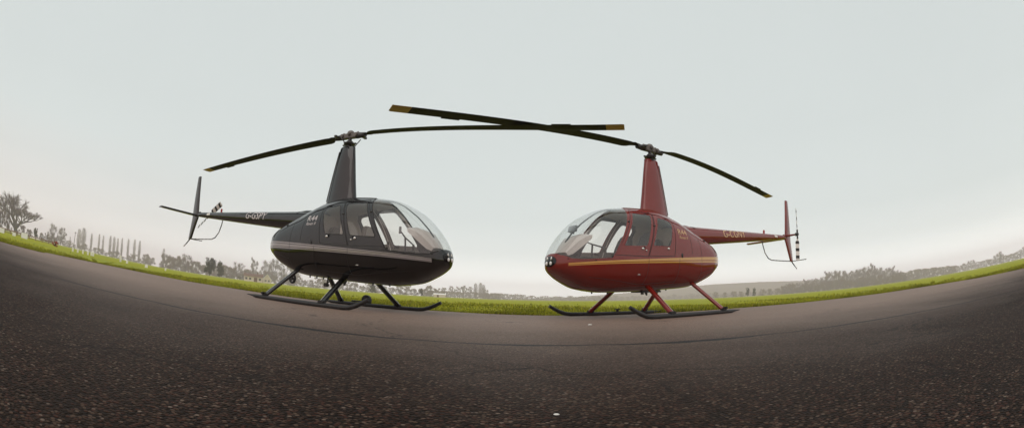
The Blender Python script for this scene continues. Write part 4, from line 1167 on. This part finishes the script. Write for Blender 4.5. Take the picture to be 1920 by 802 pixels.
# ------------------------------------------------------------------ bungalow, white shed
MAT['render_wall'] = simple('cream_render', (0.62, 0.56, 0.48), .8, var=.08, scale=2)
MAT['roof_tile'] = simple('brown_tiles', (0.16, 0.10, 0.075), .8, var=.25, scale=5)
MAT['door_wood'] = simple('brown_door', (0.13, 0.075, 0.05), .6)
MAT['pane'] = simple('dark_pane', (0.05, 0.055, 0.06), .15)
def bungalow(az, dist):
    x, y, z = polar(az, dist); root = empty('bungalow', (x, y, z), -R(az))
    tag(root, 'small bungalow with white gable and brown tiled roof beyond the black rear strut', 'house')
    # body: long wing to the left of the gable (local +x is to the right)
    m = MB(); m.box((-4.2, 0, 1.0), (8.2, 4.0, 2.2)); m.build('wall', MAT['render_wall'], root, smooth=False)
    m = MB(); m.loft([[(-8.5, -2.3, 2.0), (-8.5, 0, 3.25), (-8.5, 2.3, 2.0)], [(0.0, -2.3, 2.0), (0.0, 0, 3.25), (0.0, 2.3, 2.0)]]); ro = m.build('roof', MAT['roof_tile'], root, smooth=False)
    m = MB(); m.box((-2.5, .1, 3.4), (.5, .5, .9)); m.build('chimney', MAT['door_wood'], ro, smooth=False)
    m = MB(); m.loft([[(.1, -2.6, -.1), (3.7, -2.6, -.1), (3.7, -2.6, 1.3), (1.9, -2.6, 3.35), (.1, -2.6, 1.3)], [(.1, 2, -.1), (3.7, 2, -.1), (3.7, 2, 1.3), (1.9, 2, 3.35), (.1, 2, 1.3)]]); m.build('gable_wall', MAT['render_wall'], root, smooth=False)
    m = MB()
    for s in (-1, 1):
        m.loft([[(1.9, -2.8, 3.62), (1.9 + s * 2.1, -2.8, 1.22), (1.9 + s * 2.1, -2.8, 1.05), (1.9, -2.8, 3.42)], [(1.9, 2.1, 3.62), (1.9 + s * 2.1, 2.1, 1.22), (1.9 + s * 2.1, 2.1, 1.05), (1.9, 2.1, 3.42)]])
    m.build('gable_roof', MAT['roof_tile'], root, smooth=False)
    m = MB()
    for s in (-1, 1):
        m.tube([(1.9, -2.84, 3.52), (1.9 + s * 2.1, -2.84, 1.12)], .13, 4)
    m.build('bargeboard', MAT['white'], root, smooth=False)
    for wx, wz, w, h in ((1.2, .9, .7, .8), (2.6, .9, .7, .8)):
        m = MB(); m.box((wx, -2.62, wz), (w, .08, h)); wo = m.build('window', MAT['pane'], root, smooth=False)
        m = MB(); m.box((wx, -2.64, wz), (.08, .08, h + .1)); m.box((wx, -2.64, wz - h / 2), (w + .1, .1, .08)); m.build('frame', MAT['white'], wo, smooth=False)
    for wx in (-7.3, -5.6, -1.3):
        m = MB(); m.box((wx, -2.03, 1.1), (.9, .08, .8)); m.build('window', MAT['pane'], root, smooth=False)
    m = MB(); m.box((-3.2, -2.03, .85), (1.5, .08, 1.7)); m.build('door', MAT['door_wood'], root, smooth=False)
bungalow(-31.7, 190)
def shed(az, dist):
    x, y, z = polar(az, dist); root = empty('shed', (x, y, z), -R(az)); tag(root, 'low pale shed at the foot of the central hazy clump', 'shed')
    m = MB(); m.box((0, 0, .6), (5.2, 2.4, 1.2)); m.build('wall', MAT['render_wall'], root, smooth=False)
    m = MB(); m.loft([[(-2.8, -1.4, 1.15), (-2.8, 0, 1.75), (-2.8, 1.4, 1.15)], [(2.8, -1.4, 1.15), (2.8, 0, 1.75), (2.8, 1.4, 1.15)]]); m.build('roof', MAT['white'], root, smooth=False)
    m = MB(); m.box((-.8, -1.22, .55), (.8, .06, 1.0)); m.build('door', MAT['door_wood'], root, smooth=False)
shed(-8.8, 200)
# ------------------------------------------------------------------ things on the left bank
MAT['post_white'] = simple('post_white', (0.80, 0.79, 0.75), .6)
MAT['rail'] = simple('weathered_rail', (0.30, 0.20, 0.15), .8, var=.2, scale=3)
for k, (az, el) in enumerate(((-59.45, .33), (-58.65, .30), (-57.8, .26), (-57.0, .2), (-56.45, .18), (-56.15, .18))):
    d = 46
    x, y, z = polar(az, d)
    m = MB(); m.loft([[(sx * .11, sy * .07, -.1) for sx, sy in ((-1, -1), (1, -1), (1, 1), (-1, 1))], [(sx * .11, sy * .07, .36) for sx, sy in ((-1, -1), (1, -1), (1, 1), (-1, 1))], [(sx * .10, sy * .05, .40) for sx, sy in ((-1, -1), (1, -1), (1, 1), (-1, 1))]])
    o = m.build('marker_post', MAT['post_white'], smooth=False); o.location = (x, y, z); o.rotation_euler = (0, R(random.uniform(-3, 3)), -R(az))
    tag(o, 'short white marker post in the close row on the grass bank', 'post', 'row of white marker posts')
for az, d, s, lab in ((-51.9, 50, 1.0, 'single white marker post right of the close row'),):
    x, y, z = polar(az, d); m = MB(); m.box((0, 0, .25), (.24, .14, .7)); m.box((0, 0, .62), (.20, .10, .05))
    o = m.build('marker_post', MAT['post_white'], bevel=.02); o.location = (x, y, z); o.rotation_euler = (0, 0, -R(az)); tag(o, lab, 'post')
for az, d, w, lab in ((-50.9, 48, .28, 'small white block on the grass just right of the single marker post'), (-48.0, 44, .34, 'low white topped block on the grass below the poplar row end'), (-45.2, 52, .2, 'tiny white block on the grass below the lone poplar')):
    x, y, z = polar(az, d); m = MB(); m.box((0, 0, .10), (w, .3, .34)); m.box((0, 0, .28), (w * .8, .22, .08))
    o = m.build('edge_block', MAT['post_white'], bevel=.03); o.location = (x, y, z); o.rotation_euler = (0, 0, -R(az)); tag(o, lab, 'block')
# leaning utility pole
x, y, z = polar(-59.35, 150)
root = empty('utility_pole', (x, y, z), -R(-59.35)); tag(root, 'thin leaning utility pole just left of the poplars', 'pole')
m = MB(); m.tube([(0, 0, -.3), (.28, 0, 5.2)], [.12, .08], 8); m.build('shaft', MAT['bark'], root)
m = MB(); m.box((.26, 0, 4.9), (.9, .1, .1)); m.build('crossarm', MAT['bark'], root)
# rail fence with white boards at far left
def fence():
    az0, az1, d0, d1 = -78, -62.4, 42, 66
    n = 14; P = []
    for k in range(n + 1):
        t = k / n; P.append(polar(az0 + (az1 - az0) * t, d0 + (d1 - d0) * t))
    root = empty('rail_fence', P[0]); tag(root, 'low weathered rail fence running along the bank at the far left', 'fence')
    L0 = Vector(P[0])
    for k, p in enumerate(P):
        q = Vector(p) - L0; m = MB(); m.box(q + Vector((0, 0, .1)), (.12, .12, .56)); m.build('post', MAT['rail'], root, smooth=False)
    for hh, th in ((.36, .13), (.10, .06)):
        m = MB(); m.tube([Vector(p) - L0 + Vector((0, 0, hh)) for p in P], th / 2, 4); m.build('rail', MAT['rail'], root, smooth=False)
fence()
for k, (az, d, w, h, lab) in enumerate(((-71.9, 44, .8, .42, 'white board leaning on the fence at the left edge'), (-67.75, 50, 1.0, .55, 'white board leaning on the rail fence below the big bare tree'), (-69.6, 47, .5, .35, 'small pale board on the rail fence between two larger boards'))):
    x, y, z = polar(az, d); m = MB(); m.box((0, 0, h / 2 - .03), (w, .04, h), Matrix.Rotation(-.15, 3, 'X')); o = m.build('white_board', MAT['post_white'], smooth=False)
    o.location = (x, y, z); o.rotation_euler = (0, 0, -R(az)); tag(o, lab, 'board')
RED = leafy_meshes(150, .6, 1.1, simple('red_brush', (0.42, 0.10, 0.06), .8), 1500, .05, 22, .12, .03)
plant('red_bush', RED, -62.4, 52, 1.0, 'little reddish bush on the bank below the grey bare trees', 'bush')

# ------------------------------------------------------------------ sky, sun, haze, camera
w = bpy.data.worlds.new('World'); scene.world = w; w.use_nodes = True
t = NT(w); bg = t.n['Background']
SUN_EL, SUN_ROT = 52.0, 200.0
sky = t.node('ShaderNodeTexSky', sky_type='NISHITA'); sky.sun_disc = False
sky.sun_elevation = R(SUN_EL); sky.sun_rotation = R(SUN_ROT); sky.air_density = 1.0; sky.dust_density = 4.0
tc = t.node('ShaderNodeTexCoord').outputs['Generated']
s = t.node('ShaderNodeSeparateXYZ'); t.lk(tc, s.inputs[0])
# overcast layer: an even pale grey that brightens towards the horizon, a faint warm bank low on the left
def lum(v, w=0.0): return (v * K * (.945 + .06 * w), v * K * (1.02 - .045 * w), v * K * (1.01 - .03 * w), 1)
K = 1.0
c = t.ramp(s.outputs['Z'], [(0.0, lum(1.0, .6)), (.04, lum(1.0, .5)), (.085, lum(.95, .2)), (.17, lum(.80)), (.34, lum(.745)), (.6, lum(.725)), (.8, lum(.70)), (1.0, lum(.80))])
K = 10.0
cool = t.node('ShaderNodeVectorMath', operation='SCALE'); t.lk(c, cool.inputs[0]); cool.inputs['Scale'].default_value = 10.0
boost = t.node('ShaderNodeMapRange', interpolation_type='SMOOTHSTEP'); t.lk(s.outputs['Z'], boost.inputs[0]); boost.inputs[1].default_value = .0; boost.inputs[2].default_value = .11; boost.inputs[3].default_value = 16.5; boost.inputs[4].default_value = 10.0
t.lk(boost.outputs[0], cool.inputs['Scale'])
c = cool.outputs[0]
lo = t.ramp(s.outputs['Z'], [(0.0, (1, 1, 1)), (.25, (0, 0, 0))])
left = t.ramp(t.math('MULTIPLY_ADD', s.outputs['X'], .5, .5), [(0.06, (1, 1, 1)), (0.42, (0, 0, 0))])
c = t.mix(t.math('MULTIPLY', t.math('MULTIPLY', lo, left), .7), c, (8.0, 7.2, 6.9, 1))
back = t.ramp(t.math('MULTIPLY_ADD', s.outputs['Y'], -.5, .5), [(0.45, (0, 0, 0)), (0.85, (1, 1, 1))])
c = t.mix(t.math('MULTIPLY', back, t.ramp(s.outputs['Z'], [(.55, (1, 1, 1)), (.85, (.3, .3, .3))])), c, (11.0, 9.5, 9.1, 1))
cl = t.noise(tc, 1.6, 4)
c = t.mix(1.0, c, t.ramp(cl, [(0.3, (.985, .985, .985)), (0.7, (1.01, 1.01, 1.01))]), 'MULTIPLY')
t.lk(t.mix(0.97, sky.outputs[0], c), bg.inputs['Color'])
bg.inputs['Strength'].default_value = 0.1

sun = bpy.data.lights.new('sun', 'SUN'); sun.energy = 0.8; sun.angle = R(60); sun.color = (1, .95, .88)
so = link(bpy.data.objects.new('sun', sun)); so.location = (0, 0, 60)
az = R(SUN_ROT); dirv = Vector((math.sin(az) * math.cos(R(SUN_EL)), math.cos(az) * math.cos(R(SUN_EL)), math.sin(R(SUN_EL))))
so.rotation_euler = dirv.to_track_quat('Z', 'Y').to_euler()

hz = MB(); hz.box((0, 0, 24.5), (3040, 3040, 51))
hm = bpy.data.materials.new('haze'); hm.use_nodes = True
ht = NT(hm); ht.n.remove(ht.n['Principled BSDF'])
vol = ht.node('ShaderNodeVolumePrincipled'); vol.inputs['Color'].default_value = (1.0, .925, .975, 1); vol.inputs['Density'].default_value = 0.0009
vol.inputs['Anisotropy'].default_value = 0.0
ht.lk(vol.outputs[0], ht.n['Material Output'].inputs['Volume'])
ho = hz.build('haze', hm, smooth=False); tag(ho, kind='stuff')

cam = bpy.data.cameras.new('camera'); co = link(bpy.data.objects.new('camera', cam))
cam.type = 'PANO'; cam.panorama_type = 'FISHEYE_LENS_POLYNOMIAL'
cam.sensor_fit = 'HORIZONTAL'; cam.sensor_width = 36.0; cam.fisheye_fov = R(200)
fpx, kk = 853.902167, -0.0695201565
th = np.linspace(0, 1.40, 400); mm = fpx * (th + kk * th ** 3) * 36 / 1920
A = np.stack([mm, mm ** 2, mm ** 3, mm ** 4], 1); wt = np.where(mm < 18.2, 1.0, .3)[:, None]
cf = np.linalg.lstsq(A * wt, th * wt[:, 0], rcond=None)[0]
cam.fisheye_polynomial_k0 = 0.0
cam.fisheye_polynomial_k1, cam.fisheye_polynomial_k2, cam.fisheye_polynomial_k3, cam.fisheye_polynomial_k4 = [-float(q) for q in cf]
right = Vector((0.9996227176572475, -0.005126181957774362, 0.0269841546481358))
upv = Vector((-0.027466749781121177, -0.18656186045565631, 0.9820591885827379))
fwd = Vector((0.0, 0.9824298420151233, 0.18663227351704204))
co.matrix_world = Matrix(((right.x, upv.x, -fwd.x, 0), (right.y, upv.y, -fwd.y, 0), (right.z, upv.z, -fwd.z, 0.30184426804), (0, 0, 0, 1)))
cam.clip_start = 0.01; cam.clip_end = 5000
scene.camera = co

scene.render.engine = 'CYCLES'
scene.view_settings.view_transform = 'Standard'; scene.view_settings.look = 'None'
scene.view_settings.exposure = 0.0; scene.view_settings.gamma = 1.0; scene.view_settings.use_curve_mapping = False
scene.cycles.use_denoising = True
scene.cycles.max_bounces = 8; scene.cycles.transparent_max_bounces = 24; scene.cycles.volume_bounces = 1
scene.cycles.caustics_reflective = False; scene.cycles.caustics_refractive = False
scene.render.film_transparent = False
